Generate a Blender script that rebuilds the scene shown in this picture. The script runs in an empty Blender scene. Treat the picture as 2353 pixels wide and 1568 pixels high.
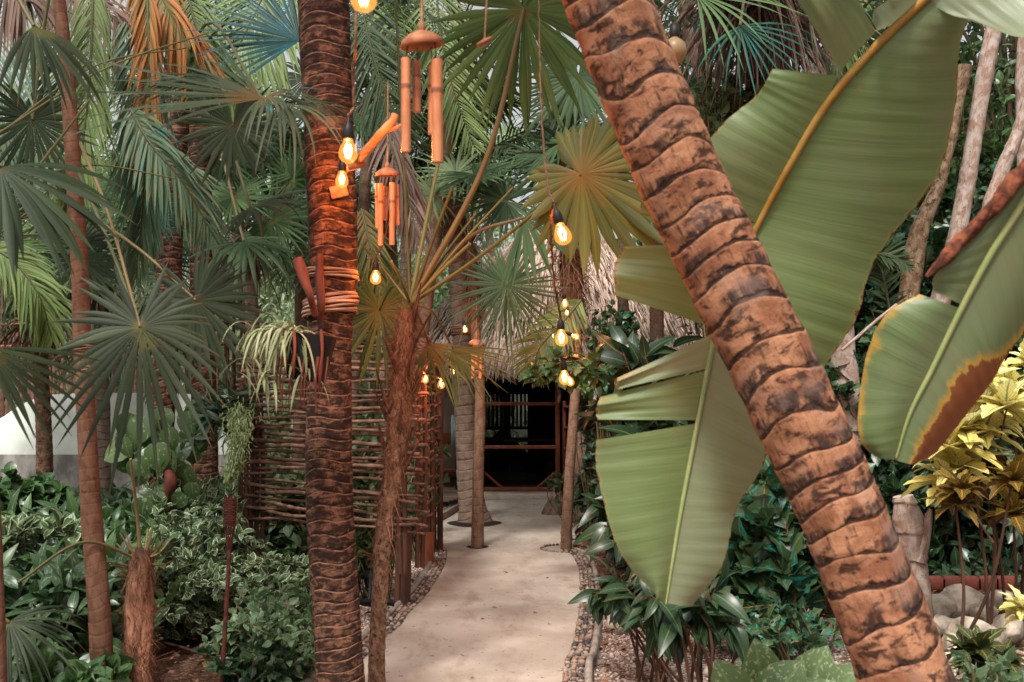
import bpy, math, random
import numpy as np
from mathutils import Vector
random.seed(7); rng = np.random.default_rng(7)
R = math.radians
S = bpy.context.scene; COL = S.collection

# ------------------------------------------------------------------ camera, sky, sun, exposure
PW, PH, FPX, CZ, HOR = 2353.0, 1568.0, 2288.0, 1.6, 911.0
PITCH = math.atan((HOR - PH/2)/FPX)
cam = bpy.data.objects.new('camera', bpy.data.cameras.new('camera')); COL.objects.link(cam)
cam.location = (0, 0, CZ); cam.rotation_euler = (R(90)+PITCH, 0, 0)
cam.data.sensor_width = 36; cam.data.lens = FPX/PW*36; cam.data.clip_end = 500; cam.data.clip_start = 0.05
cam.data.dof.use_dof = True; cam.data.dof.focus_distance = 9.5; cam.data.dof.aperture_fstop = 4.5
S.camera = cam
world = bpy.data.worlds.new("World"); S.world = world; world.use_nodes = True
SUN_EL, SUN_AZ = 58, 200     # azimuth measured from +Y clockwise
wn = world.node_tree.nodes; wl = world.node_tree.links
sky = wn.new('ShaderNodeTexSky'); sky.sky_type = 'NISHITA'; sky.sun_disc = False
sky.sun_elevation = R(SUN_EL); sky.sun_rotation = R(SUN_AZ); sky.dust_density = 6; sky.air_density = 1.0
hs = wn.new('ShaderNodeHueSaturation'); hs.inputs['Saturation'].default_value = 0.08   # thin overcast
wl.new(sky.outputs[0], hs.inputs['Color']); wl.new(hs.outputs[0], wn['Background'].inputs[0])
wn['Background'].inputs[1].default_value = 0.125
sl = bpy.data.lights.new('sun', 'SUN'); sl.energy = 2.5; sl.angle = R(9); sl.color = (1.0, .95, .88)
sun = bpy.data.objects.new('sun', sl); COL.objects.link(sun)
sd = Vector((math.sin(R(SUN_AZ))*math.cos(R(SUN_EL)), math.cos(R(SUN_AZ))*math.cos(R(SUN_EL)), math.sin(R(SUN_EL))))
sun.rotation_euler = (-sd).to_track_quat('-Z', 'Y').to_euler()
S.view_settings.view_transform = 'Standard'; S.view_settings.look = 'None'
S.view_settings.exposure = 0.8; S.view_settings.gamma = 1.0
S.cycles.max_bounces = 6; S.cycles.transparent_max_bounces = 12
S.cycles.diffuse_bounces = 4; S.cycles.glossy_bounces = 2; S.cycles.sample_clamp_indirect = 3

# ------------------------------------------------------------------ picture point -> place
def P(px, py, Y):
    a, b = (px-PW/2)/FPX, (PH/2-py)/FPX
    c, s = math.cos(PITCH), math.sin(PITCH)
    dy, dz = c - b*s, s + b*c
    k = Y/dy
    return np.array((a*k, Y, CZ + dz*k))
def G(px, py, z=0.0):
    p = P(px, py, 1.0); k = (z-CZ)/(p[2]-CZ)
    return np.array((p[0]*k, k, z))
def V3(*a): return np.array(a, float)
def nrm(v):
    v = np.asarray(v, float); l = np.linalg.norm(v, axis=-1, keepdims=True); return v/np.maximum(l, 1e-9)
def spline(pts, n):
    p = np.array(pts, float); m = len(p)
    if m < 3:
        t = np.linspace(0, 1, n)[:, None]; return p[0]*(1-t)+p[-1]*t
    q = np.vstack([2*p[0]-p[1], p, 2*p[-1]-p[-2]])
    t = np.linspace(0, m-1-1e-6, n); i = t.astype(int); f = (t-i)[:, None]
    a, b, c, d = q[i], q[i+1], q[i+2], q[i+3]
    return .5*((2*b)+(c-a)*f+(2*a-5*b+4*c-d)*f**2+(3*b-a-3*c+d)*f**3)

# ------------------------------------------------------------------ mesh collector
ORG = {}
class MB:
    def __init__(s): s.v=[]; s.f=[]; s.c=[]; s.n=0; s.m=[]
    def add(s, v, f, c=None, mi=0):
        v = np.asarray(v, float).reshape(-1, 3); f = np.asarray(f, np.int64)
        if c is None: c = np.zeros((len(v), 3))
        s.v.append(v); s.c.append(np.asarray(c, float).reshape(-1, 3)); s.f.append(f+s.n); s.m.append(np.full(len(f), mi)); s.n += len(v)
        return s
    def box(s, c, d, rot=None, rnd=0.0, bev=0.0):
        c = np.array(c, float); h = np.array(d, float)/2
        if bev <= 0:
            g = np.array([(x, y, z) for x in (-1, 1) for y in (-1, 1) for z in (-1, 1)])*h
            f = [(0,1,3,2),(4,6,7,5),(0,4,5,1),(2,3,7,6),(0,2,6,4),(1,5,7,3)]
        else:
            bm = __import__('bmesh').new(); __import__('bmesh').ops.create_cube(bm, size=1)
            for q in bm.verts: q.co = Vector((q.co.x*2*h[0], q.co.y*2*h[1], q.co.z*2*h[2]))
            __import__('bmesh').ops.bevel(bm, geom=bm.edges[:], offset=bev, segments=1, affect='EDGES')
            g = np.array([tuple(q.co) for q in bm.verts]); bm.verts.index_update()
            quads = [[q.index for q in fc.verts] for fc in bm.faces]; bm.free()
            f = [(q if len(q) == 4 else q+[q[-1]]) for q in quads]
        if rot is not None: g = g @ np.array(rot).T
        s.add(g+c, f, np.tile([[0, 0, rnd]], (len(g), 1))); return s
    def tube(s, pts, rad, sides=8, n=None, cap=True, rnd=0.0, rfun=None):
        pts = np.array(pts, float)
        if n: 
            rr = np.interp(np.linspace(0, 1, n), np.linspace(0, 1, len(np.atleast_1d(rad)) if np.ndim(rad) else 2), rad if np.ndim(rad) else [rad, rad])
            pts = spline(pts, n)
        else: rr = np.interp(np.linspace(0, 1, len(pts)), np.linspace(0, 1, len(rad)), rad) if np.ndim(rad) else np.full(len(pts), rad)
        m = len(pts); T = nrm(np.gradient(pts, axis=0))
        a = np.array([1., 0, 0]) if abs(T[0][0]) < .8 else np.array([0, 1., 0])
        U = np.zeros_like(pts); u = nrm(a - T[0]*(a@T[0]))
        for i in range(m): u = nrm(u - T[i]*(u@T[i])); U[i] = u
        Vv = np.cross(T, U); L = np.concatenate([[0], np.cumsum(np.linalg.norm(np.diff(pts, axis=0), axis=1))])
        th = np.linspace(0, 2*math.pi, sides+1); ct, st = np.cos(th), np.sin(th)
        RR = np.repeat(rr[:, None], sides+1, 1); ph = np.full_like(RR, rnd)
        if rfun: RR, ph = rfun(RR, L[:, None]+0*RR, th[None, :]+0*RR)
        v = pts[:, None, :] + RR[..., None]*(ct[None, :, None]*U[:, None, :]+st[None, :, None]*Vv[:, None, :])
        c = np.stack([np.tile(th/(2*math.pi), (m, 1)), np.repeat(L[:, None], sides+1, 1), ph], -1)
        k = sides+1; i, j = np.meshgrid(np.arange(m-1), np.arange(sides), indexing='ij'); b = (i*k+j).ravel()
        s.add(v.reshape(-1, 3), np.stack([b, b+1, b+k+1, b+k], 1), c.reshape(-1, 3))
        if cap:
            for e, ring in ((0, v[0]), (m-1, v[-1])):
                cc = np.vstack([ring[:-1], pts[e][None]]); q = np.arange(sides)
                s.add(cc, np.stack([q, (q+1) % sides, np.full(sides, sides), np.full(sides, sides)], 1), np.tile([[0, L[e], ph[0, 0]]], (len(cc), 1)))
        return s
    def lathe(s, c, prof, sides=20, axis=(0, 0, 1), rnd=0.0):
        c = np.array(c, float); ax = nrm(axis)
        pts = np.array([c+ax*h for r, h in prof]); rad = np.array([max(r, 1e-4) for r, h in prof])
        u = nrm(np.cross(ax, (0.3, 1, 0.1))); w = np.cross(ax, u); th = np.linspace(0, 2*math.pi, sides, endpoint=False)
        v = pts[:, None]+rad[:, None, None]*(np.cos(th)[None, :, None]*u+np.sin(th)[None, :, None]*w)
        m = len(prof); i, j = np.meshgrid(np.arange(m-1), np.arange(sides), indexing='ij'); i = i.ravel(); j = j.ravel(); j2 = (j+1) % sides
        s.add(v.reshape(-1, 3), np.stack([i*sides+j, i*sides+j2, (i+1)*sides+j2, (i+1)*sides+j], 1), np.tile([[0, 0, rnd]], (m*sides, 1))); return s
    def build(s, name, mats, parent=None, smooth=True, org=None):
        me = bpy.data.meshes.new(name)
        v = np.vstack(s.v); f = np.vstack(s.f); c = np.vstack(s.c); mi = np.concatenate(s.m)
        o0 = np.array(ORG[parent.name]) if parent else (np.array(org) if org is not None else np.zeros(3))
        v = v - o0
        tri = f[:, 2] == f[:, 3]; sz = np.where(tri, 3, 4)
        mk = np.ones((len(f), 4), bool); mk[tri, 3] = False; loops = f[mk]
        me.vertices.add(len(v)); me.vertices.foreach_set('co', v.astype(np.float32).ravel())
        me.loops.add(len(loops)); me.loops.foreach_set('vertex_index', loops.astype(np.int32))
        me.polygons.add(len(f)); me.polygons.foreach_set('loop_start', np.concatenate([[0], np.cumsum(sz)[:-1]]).astype(np.int32))
        me.polygons.foreach_set('loop_total', sz.astype(np.int32))
        me.polygons.foreach_set('material_index', mi.astype(np.int32))
        me.update(calc_edges=True)
        if smooth: me.polygons.foreach_set('use_smooth', np.ones(len(me.polygons), bool))
        if len(me.vertices) == len(c):
            a = me.attributes.new('lc', 'FLOAT_VECTOR', 'POINT'); a.data.foreach_set('vector', c.astype(np.float32).ravel())
        for m in (mats if isinstance(mats, (list, tuple)) else [mats]): me.materials.append(m)
        o = bpy.data.objects.new(name, me); COL.objects.link(o)
        if parent: o.parent = parent; ORG[o.name] = ORG[parent.name]
        else: o.location = o0; ORG[o.name] = tuple(o0)
        return o
def thing(name, label, cat, loc=(0, 0, 0), group=None):
    o = bpy.data.objects.new(name, None); COL.objects.link(o); o.location = loc; o.empty_display_size = .1
    o['label'] = label; o['category'] = cat
    if group: o['group'] = group
    ORG[o.name] = tuple(float(q) for q in loc); return o
def tag(o, label=None, cat=None, group=None, kind=None):
    if label: o['label'] = label
    if cat: o['category'] = cat
    if group: o['group'] = group
    if kind: o['kind'] = kind
    return o

# ------------------------------------------------------------------ materials
class NT:
    def __init__(s, name):
        s.m = bpy.data.materials.new(name); s.m.use_nodes = True; s.t = s.m.node_tree; s.b = s.t.nodes['Principled BSDF']; s.out = s.t.nodes['Material Output']
    def n(s, t, **k):
        q = s.t.nodes.new(t)
        for a, b in k.items():
            if a in q.inputs: s.set(q.inputs[a], b)
            else: setattr(q, a, b)
        return q
    def set(s, inp, v):
        if isinstance(v, bpy.types.NodeSocket): s.t.links.new(v, inp)
        elif isinstance(v, (tuple, list)) and len(v) == 3 and inp.type == 'RGBA': inp.default_value = (*v, 1)
        else: inp.default_value = v
    def lc(s):
        a = s.n('ShaderNodeAttribute'); a.attribute_name = 'lc'; x = s.n('ShaderNodeSeparateXYZ'); s.set(x.inputs[0], a.outputs['Vector']); return x.outputs[0], x.outputs[1], x.outputs[2], a.outputs['Vector']
    def obj(s, scale=(1, 1, 1)):
        c = s.n('ShaderNodeTexCoord'); m = s.n('ShaderNodeMapping'); m.inputs['Scale'].default_value = scale; s.set(m.inputs[0], c.outputs['Object']); return m.outputs[0]
    def noise(s, vec, sc, det=4, rough=.55, dist=0.0):
        q = s.n('ShaderNodeTexNoise'); s.set(q.inputs['Vector'], vec); q.inputs['Scale'].default_value = sc; q.inputs['Detail'].default_value = det; q.inputs['Roughness'].default_value = rough; q.inputs['Distortion'].default_value = dist; return q.outputs['Fac']
    def math(s, op, a, b=0.0, c=0.0, clamp=False):
        q = s.n('ShaderNodeMath'); q.operation = op; q.use_clamp = clamp; s.set(q.inputs[0], a); s.set(q.inputs[1], b); s.set(q.inputs[2], c); return q.outputs[0]
    def step(s, x, lo, hi, a=0.0, b=1.0):
        q = s.n('ShaderNodeMapRange'); q.interpolation_type = 'SMOOTHSTEP'; s.set(q.inputs[0], x); s.set(q.inputs[1], lo); s.set(q.inputs[2], hi); s.set(q.inputs[3], a); s.set(q.inputs[4], b); return q.outputs[0]
    def mix(s, f, a, b):
        q = s.n('ShaderNodeMix'); q.data_type = 'RGBA'; s.set(q.inputs[0], f); s.set(q.inputs[6], a); s.set(q.inputs[7], b); return q.outputs[2]
    def bump(s, h, st=.5, d=.01):
        q = s.n('ShaderNodeBump'); s.set(q.inputs['Height'], h); q.inputs['Strength'].default_value = st; q.inputs['Distance'].default_value = d; s.set(s.b.inputs['Normal'], q.outputs[0]); return q
    def fin(s, col, rough=.7, spec=.3, trans=0.0, tcol=None):
        s.set(s.b.inputs['Base Color'], col); s.set(s.b.inputs['Roughness'], rough); s.b.inputs['Specular IOR Level'].default_value = spec
        if trans:
            t = s.n('ShaderNodeBsdfTranslucent'); s.set(t.inputs[0], tcol if tcol is not None else col)
            m = s.n('ShaderNodeMixShader'); s.set(m.inputs[0], trans); s.t.links.new(s.b.outputs[0], m.inputs[1]); s.t.links.new(t.outputs[0], m.inputs[2]); s.t.links.new(m.outputs[0], s.out.inputs[0])
        return s.m
def blade_mat(name, c1, c2, tip=None, teal=0.0, tealc=(.02, .28, .27), rough=.42, mid=1.35, trans=.3, hub=None, hubr=.25):
    k = NT(name); u, v, r, vec = k.lc()
    col = k.mix(r, c1, c2)
    au = k.math('ABSOLUTE', u)
    fine = k.noise(k.n('ShaderNodeCombineXYZ', X=k.math('MULTIPLY', u, 4.0), Y=k.math('MULTIPLY', v, 1.5), Z=k.math('MULTIPLY', r, 9.0)).outputs[0], 3.0, 3)
    br = k.math('ADD', k.math('ADD', k.step(au, 0.0, .18, mid, 1.0), k.math('MULTIPLY', k.math('SUBTRACT', fine, .5), .9)), k.math('MULTIPLY', k.math('SUBTRACT', k.math('FRACT', k.math('MULTIPLY', r, 17.3)), .5), .55))
    hsv = k.n('ShaderNodeHueSaturation', Color=col, Value=br); col = hsv.outputs[0]
    big = k.noise(k.obj(), 5.0, 3)
    if teal:
        tn = k.noise(k.n('ShaderNodeCombineXYZ', X=k.math('MULTIPLY', u, .5), Y=k.math('MULTIPLY', v, 2.2), Z=k.math('MULTIPLY', r, 47.0)).outputs[0], 1.6, 3, .6)
        col = k.mix(k.math('MULTIPLY', k.step(tn, .66-teal*.3, .76-teal*.3), .8), col, tealc)
    if tip: col = k.mix(k.math('MULTIPLY', k.step(k.math('ADD', v, k.math('MULTIPLY', fine, .2)), 1.0, 1.08), 1.0), col, tip)
    if hub: col = k.mix(k.step(k.math('ADD', v, k.math('MULTIPLY', k.math('SUBTRACT', big, .5), .7)), 0.02, hubr, .9, 0), col, hub)
    return k.fin(col, rough+.12, .22, trans)
def leaf_mat(name, c1, c2, edge=None, ew=(.55, .75), splash=None, sp=.55, teal=0.0, tealc=(.02, .30, .26), vein=None, rough=.4, trans=.3, spsc=6.0):
    k = NT(name); u, v, r, vec = k.lc(); col = k.mix(r, c1, c2); au = k.math('ABSOLUTE', u)
    nz = k.noise(k.n('ShaderNodeCombineXYZ', X=k.math('MULTIPLY', u, .7), Y=k.math('MULTIPLY', v, 1.3), Z=k.math('MULTIPLY', r, 31.0)).outputs[0], spsc, 2)
    if splash: col = k.mix(k.step(nz, sp, sp+.08), col, splash)
    if edge: col = k.mix(k.step(k.math('ADD', au, k.math('MULTIPLY', k.math('SUBTRACT', nz, .5), .6)), ew[0], ew[1]), col, edge)
    if vein:
        w = k.math('FRACT', k.math('ADD', k.math('MULTIPLY', v, 8.0), k.math('MULTIPLY', au, -2.5)))
        vv = k.math('MAXIMUM', k.step(w, .0, .22, 1, 0), k.step(au, .06, .12, 1, 0)); col = k.mix(vv, col, vein)
    else: col = k.mix(k.step(au, .03, .1, .45, 0), col, (.22, .30, .14))
    if teal: col = k.mix(k.math('MULTIPLY', k.step(k.noise(k.n('ShaderNodeCombineXYZ', X=u, Y=k.math('MULTIPLY', v, 1.5), Z=k.math('MULTIPLY', r, 61.0)).outputs[0], 1.3, 3, .6), .70-teal*.35, .74-teal*.35), .85), col, tealc)
    return k.fin(col, rough, .4, trans)
def palm_bark(name, light, mid, dark, ring=True, patch=.5, zs=.35, sc=6.0, bump=.6, crack=.55, rk=.85, lip=.45, big=1.0, vs=8.0, band=0, pz=1.5, soft=.14):
    k = NT(name); u, v, ph, vec = k.lc(); a = k.math('MULTIPLY', u, 2*math.pi); cx, sy = k.math('COSINE', a), k.math('SINE', a)
    def co(fx, fz): return k.n('ShaderNodeCombineXYZ', X=k.math('MULTIPLY', cx, fx), Y=k.math('MULTIPLY', sy, fx), Z=k.math('MULTIPLY', v, vs*fz)).outputs[0]
    oi = k.n('ShaderNodeObjectInfo').outputs['Random']
    n1 = k.noise(co(1, 1), 1.1*big, 5, .6, .5); n2 = k.noise(co(1, .16), 7, 5, .65); n3 = k.noise(co(1, pz), 1.9*big, 7, .68, .5); n4 = k.noise(co(1, 1), 16, 4, .7); n5 = k.noise(co(1, 4), 3, 5, .7)
    col = k.mix(k.step(n1, .38, .62), light, mid)
    col = k.mix(k.step(n5, .5, .7, 0, .5), col, mid)
    col = k.mix(k.step(n3, patch, patch+soft, 0, .9), col, dark)
    col = k.mix(k.step(n2, .54, .72, 0, crack), col, dark)
    col = k.mix(k.step(n4, .55, .75, 0, .35), col, dark)
    h = k.math('ADD', k.math('MULTIPLY', n1, .5), k.math('ADD', k.math('MULTIPLY', n2, .7), k.math('MULTIPLY', n4, .35)))
    if ring:
        fr = k.math('FRACT', ph)
        wob = k.math('ADD', fr, k.math('MULTIPLY', k.math('SUBTRACT', n3, .5), .9))
        col = k.mix(k.step(wob, .72, .98, 0, rk), col, dark)
        col = k.mix(k.math('MULTIPLY', k.step(fr, .0, .14, lip, 0), k.step(n5, .35, .6)), col, tuple(min(1, q*1.6) for q in light))
        if band:
            n6 = k.noise(co(1, .9), .9, 4, .55, .4); bm_ = k.math('MULTIPLY', k.step(k.math('ADD', fr, k.math('MULTIPLY', k.math('SUBTRACT', n4, .5), .35)), .38, .62), k.step(n6, .44, .56)); n7 = k.noise(co(1, .35), 5, 5, .7); col = k.mix(k.math('MULTIPLY', bm_, k.step(n7, .34, .52)), col, dark)
            gx = k.n('ShaderNodeSeparateXYZ'); k.set(gx.inputs[0], k.n('ShaderNodeTexCoord').outputs['Object']); col = k.mix(k.step(n6, .5, .7, 0, .35), col, (.30, .20, .16))
        h = k.math('ADD', h, k.step(wob, .85, .98, 0, -1.0))
    k.bump(h, bump, .012)
    return k.fin(col, .85, .15)
def plain(name, c1, c2, sc=8.0, rough=.8, stretch=(1, 1, 1), bump=.3, bd=.004, spec=.2, det=5, thr=(.35, .65)):
    k = NT(name); n = k.noise(k.obj(stretch), sc, det, .6); col = k.mix(k.step(n, *thr), c1, c2)
    u, v, r, vec = k.lc(); hsv = k.n('ShaderNodeHueSaturation', Color=col, Value=k.math('ADD', k.math('MULTIPLY', r, .5), .8))
    k.bump(n, bump, bd); return k.fin(hsv.outputs[0], rough, spec)
def emis(name, col, st, base=None):
    k = NT(name); k.b.inputs['Base Color'].default_value = (*(base or col), 1); k.b.inputs['Emission Color'].default_value = (*col, 1); k.b.inputs['Emission Strength'].default_value = st; return k.m

# ------------------------------------------------------------------ foliage generators
def blades(mb, p0, d, side, L, w, g, K=7, prof=None, fold=.25, rnd=None, gp=1.4, curl=None):
    N = len(p0); t = np.linspace(0, 1, K)
    if prof is None: prof = np.array([.35, .8, 1, .95, .75, .45, .02]) if K == 7 else np.sin(np.pi*np.clip(t*.9+.08, 0, 1))**.8*(1-t**4)+.01
    prof = np.asarray(prof)
    if prof.ndim == 1: prof = np.tile(prof, (N, 1))
    L = np.broadcast_to(L, (N,)).astype(float); w = np.broadcast_to(w, (N,)).astype(float); g = np.broadcast_to(g, (N,)).astype(float)
    rnd = rng.random(N) if rnd is None else np.broadcast_to(rnd, (N,))
    pos = np.array(p0, float); d = nrm(d); V = np.zeros((N, K, 3, 3)); C = np.zeros((N, K, 3, 3))
    for k in range(K):
        dk = d + np.array([0, 0, -1.])*(g*(t[k]**gp))[:, None]
        if curl is not None: dk = dk + curl*(t[k]**1.5)
        dk = nrm(dk); s_ = nrm(side - dk*np.sum(side*dk, 1, keepdims=True)); nn = np.cross(s_, dk)
        if k: pos = pos + dk*(L/(K-1))[:, None]
        ww = (w*prof[:, k])[:, None]
        V[:, k, 0] = pos - s_*ww + nn*ww*fold; V[:, k, 1] = pos; V[:, k, 2] = pos + s_*ww + nn*ww*fold
        for q, uu in enumerate((-1, 0, 1)): C[:, k, q, 0] = uu; C[:, k, q, 1] = t[k]; C[:, k, q, 2] = rnd
    i = np.arange(N)[:, None, None]*K*3 + np.arange(K-1)[None, :, None]*3 + np.arange(2)[None, None, :]
    b = i.ravel(); mb.add(V.reshape(-1, 3), np.stack([b, b+1, b+4, b+3], 1), C.reshape(-1, 3))
def fan(mb, hub, face, out, Rr, n=34, spread=290, droop=.5, split=.42, cup=.12, lenf=None, wf=1.0, fold=.35, var=.08, gp=1.6):
    """palmate leaf: hub point, face = blade normal, out = direction of the longest segment"""
    face = nrm(face); out = np.array(out, float); out = nrm(out - face*(out@face)); e = np.cross(face, out)
    a = np.radians(np.linspace(-spread/2, spread/2, n)) + rng.normal(0, .012, n)
    d = np.cos(a)[:, None]*out + np.sin(a)[:, None]*e; side = -np.sin(a)[:, None]*out + np.cos(a)[:, None]*e
    d = d + face*cup
    f = (lenf(a) if lenf else (.82+.18*np.cos(a*.6)))*(1+rng.normal(0, var, n)); L = Rr*f
    K = 9; t = np.linspace(0, 1, K); da = math.radians(spread)/(n-1)
    wmax = split*Rr*math.tan(da/2)*1.08*wf
    pr = np.where(t < split, t/split, 1-((t-split)/(1-split))**1.6*.98)
    pr = np.clip(pr, .02, 1)
    blades(mb, np.tile(np.array(hub, float), (n, 1)), d, side, L, wmax, np.abs(droop*(1+rng.normal(0, .3, n))), K, pr, fold, gp=gp, curl=rng.normal(0, .13, (n, 3)), rnd=np.clip(rng.random(n)*.9+.1*rng.random(), 0, 1))
def petiole(mb, a, b, r=.008, sag=.12, bend=None, n=12):
    a = np.array(a, float); b = np.array(b, float); m = (a+b)/2 + V3(0, 0, sag*np.linalg.norm(b-a))
    if bend is not None: m = m + np.array(bend)
    mb.tube([a, m, b], [r*1.5, r], 6, n, rnd=random.random())
def pinn(ml, mr, path, L, n=60, ang=50, g=.8, w=.013, r=.012, up=(0, 0, 1), lf=None, fold=.4, K=6, jit=.12):
    p = spline(path, n); T = nrm(np.gradient(p, axis=0)); sd = nrm(np.cross(T, np.array(up, float))); nn = np.cross(sd, T)
    tt = np.linspace(0, 1, n); f = np.sin(np.pi*np.clip(tt*.82+.16, 0, 1))**.6 if lf is None else lf(tt)
    for sg in (-1, 1):
        an = np.radians(ang*(1-.35*tt)) + rng.normal(0, jit*.6, n)
        d = T*np.cos(an)[:, None] + sg*sd*np.sin(an)[:, None] + nn*.15 + rng.normal(0, jit*.5, (n, 3))
        side = np.cross(d, nn)*sg
        blades(ml, p, d, side, L*f*(1+rng.normal(0, .07, n)), w*(.6+.5*f), np.abs(g*(1+rng.normal(0, .25, n))), K, None, fold)
    mr.tube(p, [r, r*.75, r*.3], 6)
def tmpl(kind='ovate', K=5, bend=.25, fold=.3, wr=.25):
    t = np.linspace(0, 1, K)
    pr = {'ovate': np.sin(np.pi*t**.75)**.8, 'lance': np.sin(np.pi*t**.85), 'heart': np.where(t < .05, .55, np.sin(np.pi*(t*.86+.14)**.9)**.7*1.1), 'lobe': np.sin(np.pi*t**.7)**.6*(1+.25*np.cos(t*19))}[kind]
    pr = np.maximum(pr, .02); z = -bend*t**2
    V = []; C = []
    for k in range(K):
        for u in (-1, 0, 1): V.append((u*wr*pr[k], t[k], z[k]+abs(u)*fold*wr*pr[k])); C.append((u, t[k]))
    b = np.array([k*3+j for k in range(K-1) for j in range(2)])
    return np.array(V), np.array(C), np.stack([b, b+1, b+4, b+3], 1)
def leaves(mb, T, pos, d, nor, size, rnd=None):
    V, C, Fc = T; N = len(pos); d = nrm(d); x = nrm(np.cross(d, nor)+1e-6); z = np.cross(x, d)
    size = np.broadcast_to(size, (N,))
    W = (V[None, :, 0, None]*x[:, None] + V[None, :, 1, None]*d[:, None] + V[None, :, 2, None]*z[:, None])*size[:, None, None] + np.asarray(pos)[:, None]
    rnd = rng.random(N) if rnd is None else rnd
    cc = np.zeros((N, len(V), 3)); cc[..., :2] = C[None]; cc[..., 2] = rnd[:, None]
    f = (Fc[None]+(np.arange(N)*len(V))[:, None, None]).reshape(-1, 4); mb.add(W.reshape(-1, 3), f, cc.reshape(-1, 3))
def bush(name, label, cat, base, blobs, nst, per, size, T, mat, stem, group=None, srad=.006, up=.3, lw=.35, start=.35, parent=None, kinds=('leaves', 'stem'), hang=0.0):
    """branches grown from the base into the blobs [(centre, radii, weight)], leaves set along them"""
    base = np.array(base, float); o = parent or thing(name, label, cat, base, group)
    ml, ms = MB(), MB(); wts = np.array([b[2] if len(b) > 2 else 1 for b in blobs], float); wts /= wts.sum()
    PP, DD, NN = [], [], []
    for i in range(nst):
        c, r = blobs[rng.choice(len(blobs), p=wts)][:2]; q = nrm(rng.normal(size=3))*rng.random()**.45
        tip = np.array(c, float)+q*np.array(r, float)
        b0 = base + rng.normal(0, .06, 3)*np.array([1, 1, 0]); 
        if tip[2] < b0[2]-.02 and base[2] < .1: tip[2] = .02+rng.random()*.05
        m = b0*.45+tip*.55+V3(*rng.normal(0, .07, 3)) + V3(0, 0, .12*np.linalg.norm(tip-b0))
        pth = spline([b0, m, tip], 9); ms.tube(pth, [srad*1.4, srad*.5], 4, cap=False, rnd=rng.random())
        tt = start + (1-start)*rng.random(per)**.7; ii = tt*8; i0 = np.minimum(ii.astype(int), 7); ff = (ii-i0)[:, None]
        pp = pth[i0]*(1-ff)+pth[i0+1]*ff; tn = nrm(pth[i0+1]-pth[i0])
        od = nrm(rng.normal(size=(per, 3))+nrm(tip-base)*.5)
        PP.append(pp); DD.append(tn*lw+od+V3(0, 0, .1-hang)); NN.append(rng.normal(0, .5, (per, 3))+V3(0, -up, 1))
    leaves(ml, T, np.vstack(PP), np.vstack(DD), np.vstack(NN), size*(.6+.7*rng.random(nst*per)))
    ml.build(kinds[0], mat, o); ms.build(kinds[1], stem, o); return o
def trunk_fun(spacing=.09, depth=.008, tilt=.15, th0=0., wob=.03, lump=.02, seed=0, irr=0):
    q = np.random.default_rng(seed); A = q.normal(size=(6, 3))
    def f(RR, L, th):
        nz = sum(A[k, 0]*np.sin((k % 3+1)*th + A[k, 1]*L*6 + A[k, 2]*5) for k in range(6))/3
        nz2 = sum(A[k, 1]*np.sin((k+1)*th*1.0 + A[k, 0]*L*23 + A[k, 2]*9) for k in range(6))/3
        ph = (L + tilt*np.cos(th-th0)*RR + wob*nz*.5 + .35*spacing*np.sin(L*7+A[0, 0]*5) + irr*spacing*(.30*np.sin(L*15+A[1, 1]*4)*np.cos(th+L*4)+.05*np.sin(3*th+L*31)+.045*np.sin(7*th+L*13)+.03*np.sin(13*th+L*57)))/spacing
        fr = ph-np.floor(ph)
        return RR*(1+lump*nz+.012*nz2) + depth*(1-fr)**1.5*(1+irr*.6*np.sin(np.floor(ph)*2.3+th)), ph
    return f
# ------------------------------------------------------------------ material set
M = {}
M['concrete'] = None
def mk_concrete():
    k = NT('concrete'); a = k.noise(k.obj(), 1.3, 6, .6, .3); b = k.noise(k.obj(), 60, 3, .7); c = k.noise(k.obj((1, .35, 1)), 5, 5, .65)
    col = k.mix(k.step(a, .35, .65), (.41, .355, .30), (.285, .24, .195)); col = k.mix(k.step(c, .50, .72, 0, .6), col, (.19, .14, .10)); col = k.mix(k.step(b, .55, .75, 0, .35), col, (.45, .38, .30))
    sp = k.noise(k.obj(), 26, 2, .5); col = k.mix(k.step(sp, .70, .73, 0, .75), col, (.07, .04, .025))
    st = k.noise(k.obj((1, .6, 1)), 2.6, 5, .7, .6); col = k.mix(k.step(st, .56, .72, 0, .45), col, (.22, .13, .08))
    k.bump(k.math('ADD', b, k.math('MULTIPLY', c, .8)), .4, .004); return k.fin(col, .85, .2)
M['concrete'] = mk_concrete()
def mk_soil():
    k = NT('soil'); a = k.noise(k.obj(), .9, 5, .6); b = k.noise(k.obj(), 45, 4, .7); c = k.noise(k.obj(), 14, 4, .7)
    col = k.mix(k.step(a, .4, .6), (.075, .038, .024), (.12, .07, .045)); col = k.mix(k.step(b, .52, .62, 0, .9), col, (.24, .16, .12)); col = k.mix(k.step(c, .55, .6, 0, .7), col, (.045, .022, .015))
    k.bump(b, .9, .02); return k.fin(col, .95, .05)
M['soil'] = mk_soil()
def mk_gravel():
    k = NT('gravel'); vo = k.n('ShaderNodeTexVoronoi', Vector=k.obj()); vo.inputs['Scale'].default_value = 55
    sx = k.n('ShaderNodeSeparateColor'); k.set(sx.inputs[0], vo.outputs['Color']); col = k.mix(sx.outputs[0], (.56, .45, .38), (.34, .24, .19)); col = k.mix(k.step(vo.outputs['Distance'], .25, .6, 0, .85), col, (.06, .035, .025))
    c = k.noise(k.obj(), 3, 5, .7); col = k.mix(k.step(c, .52, .64, 0, .85), col, (.10, .05, .03)); k.bump(vo.outputs['Distance'], -.9, .015) if False else k.bump(k.math('SUBTRACT', 1.0, vo.outputs['Distance']), .8, .012)
    return k.fin(col, .9, .1)
M['gravel'] = mk_gravel()
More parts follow.
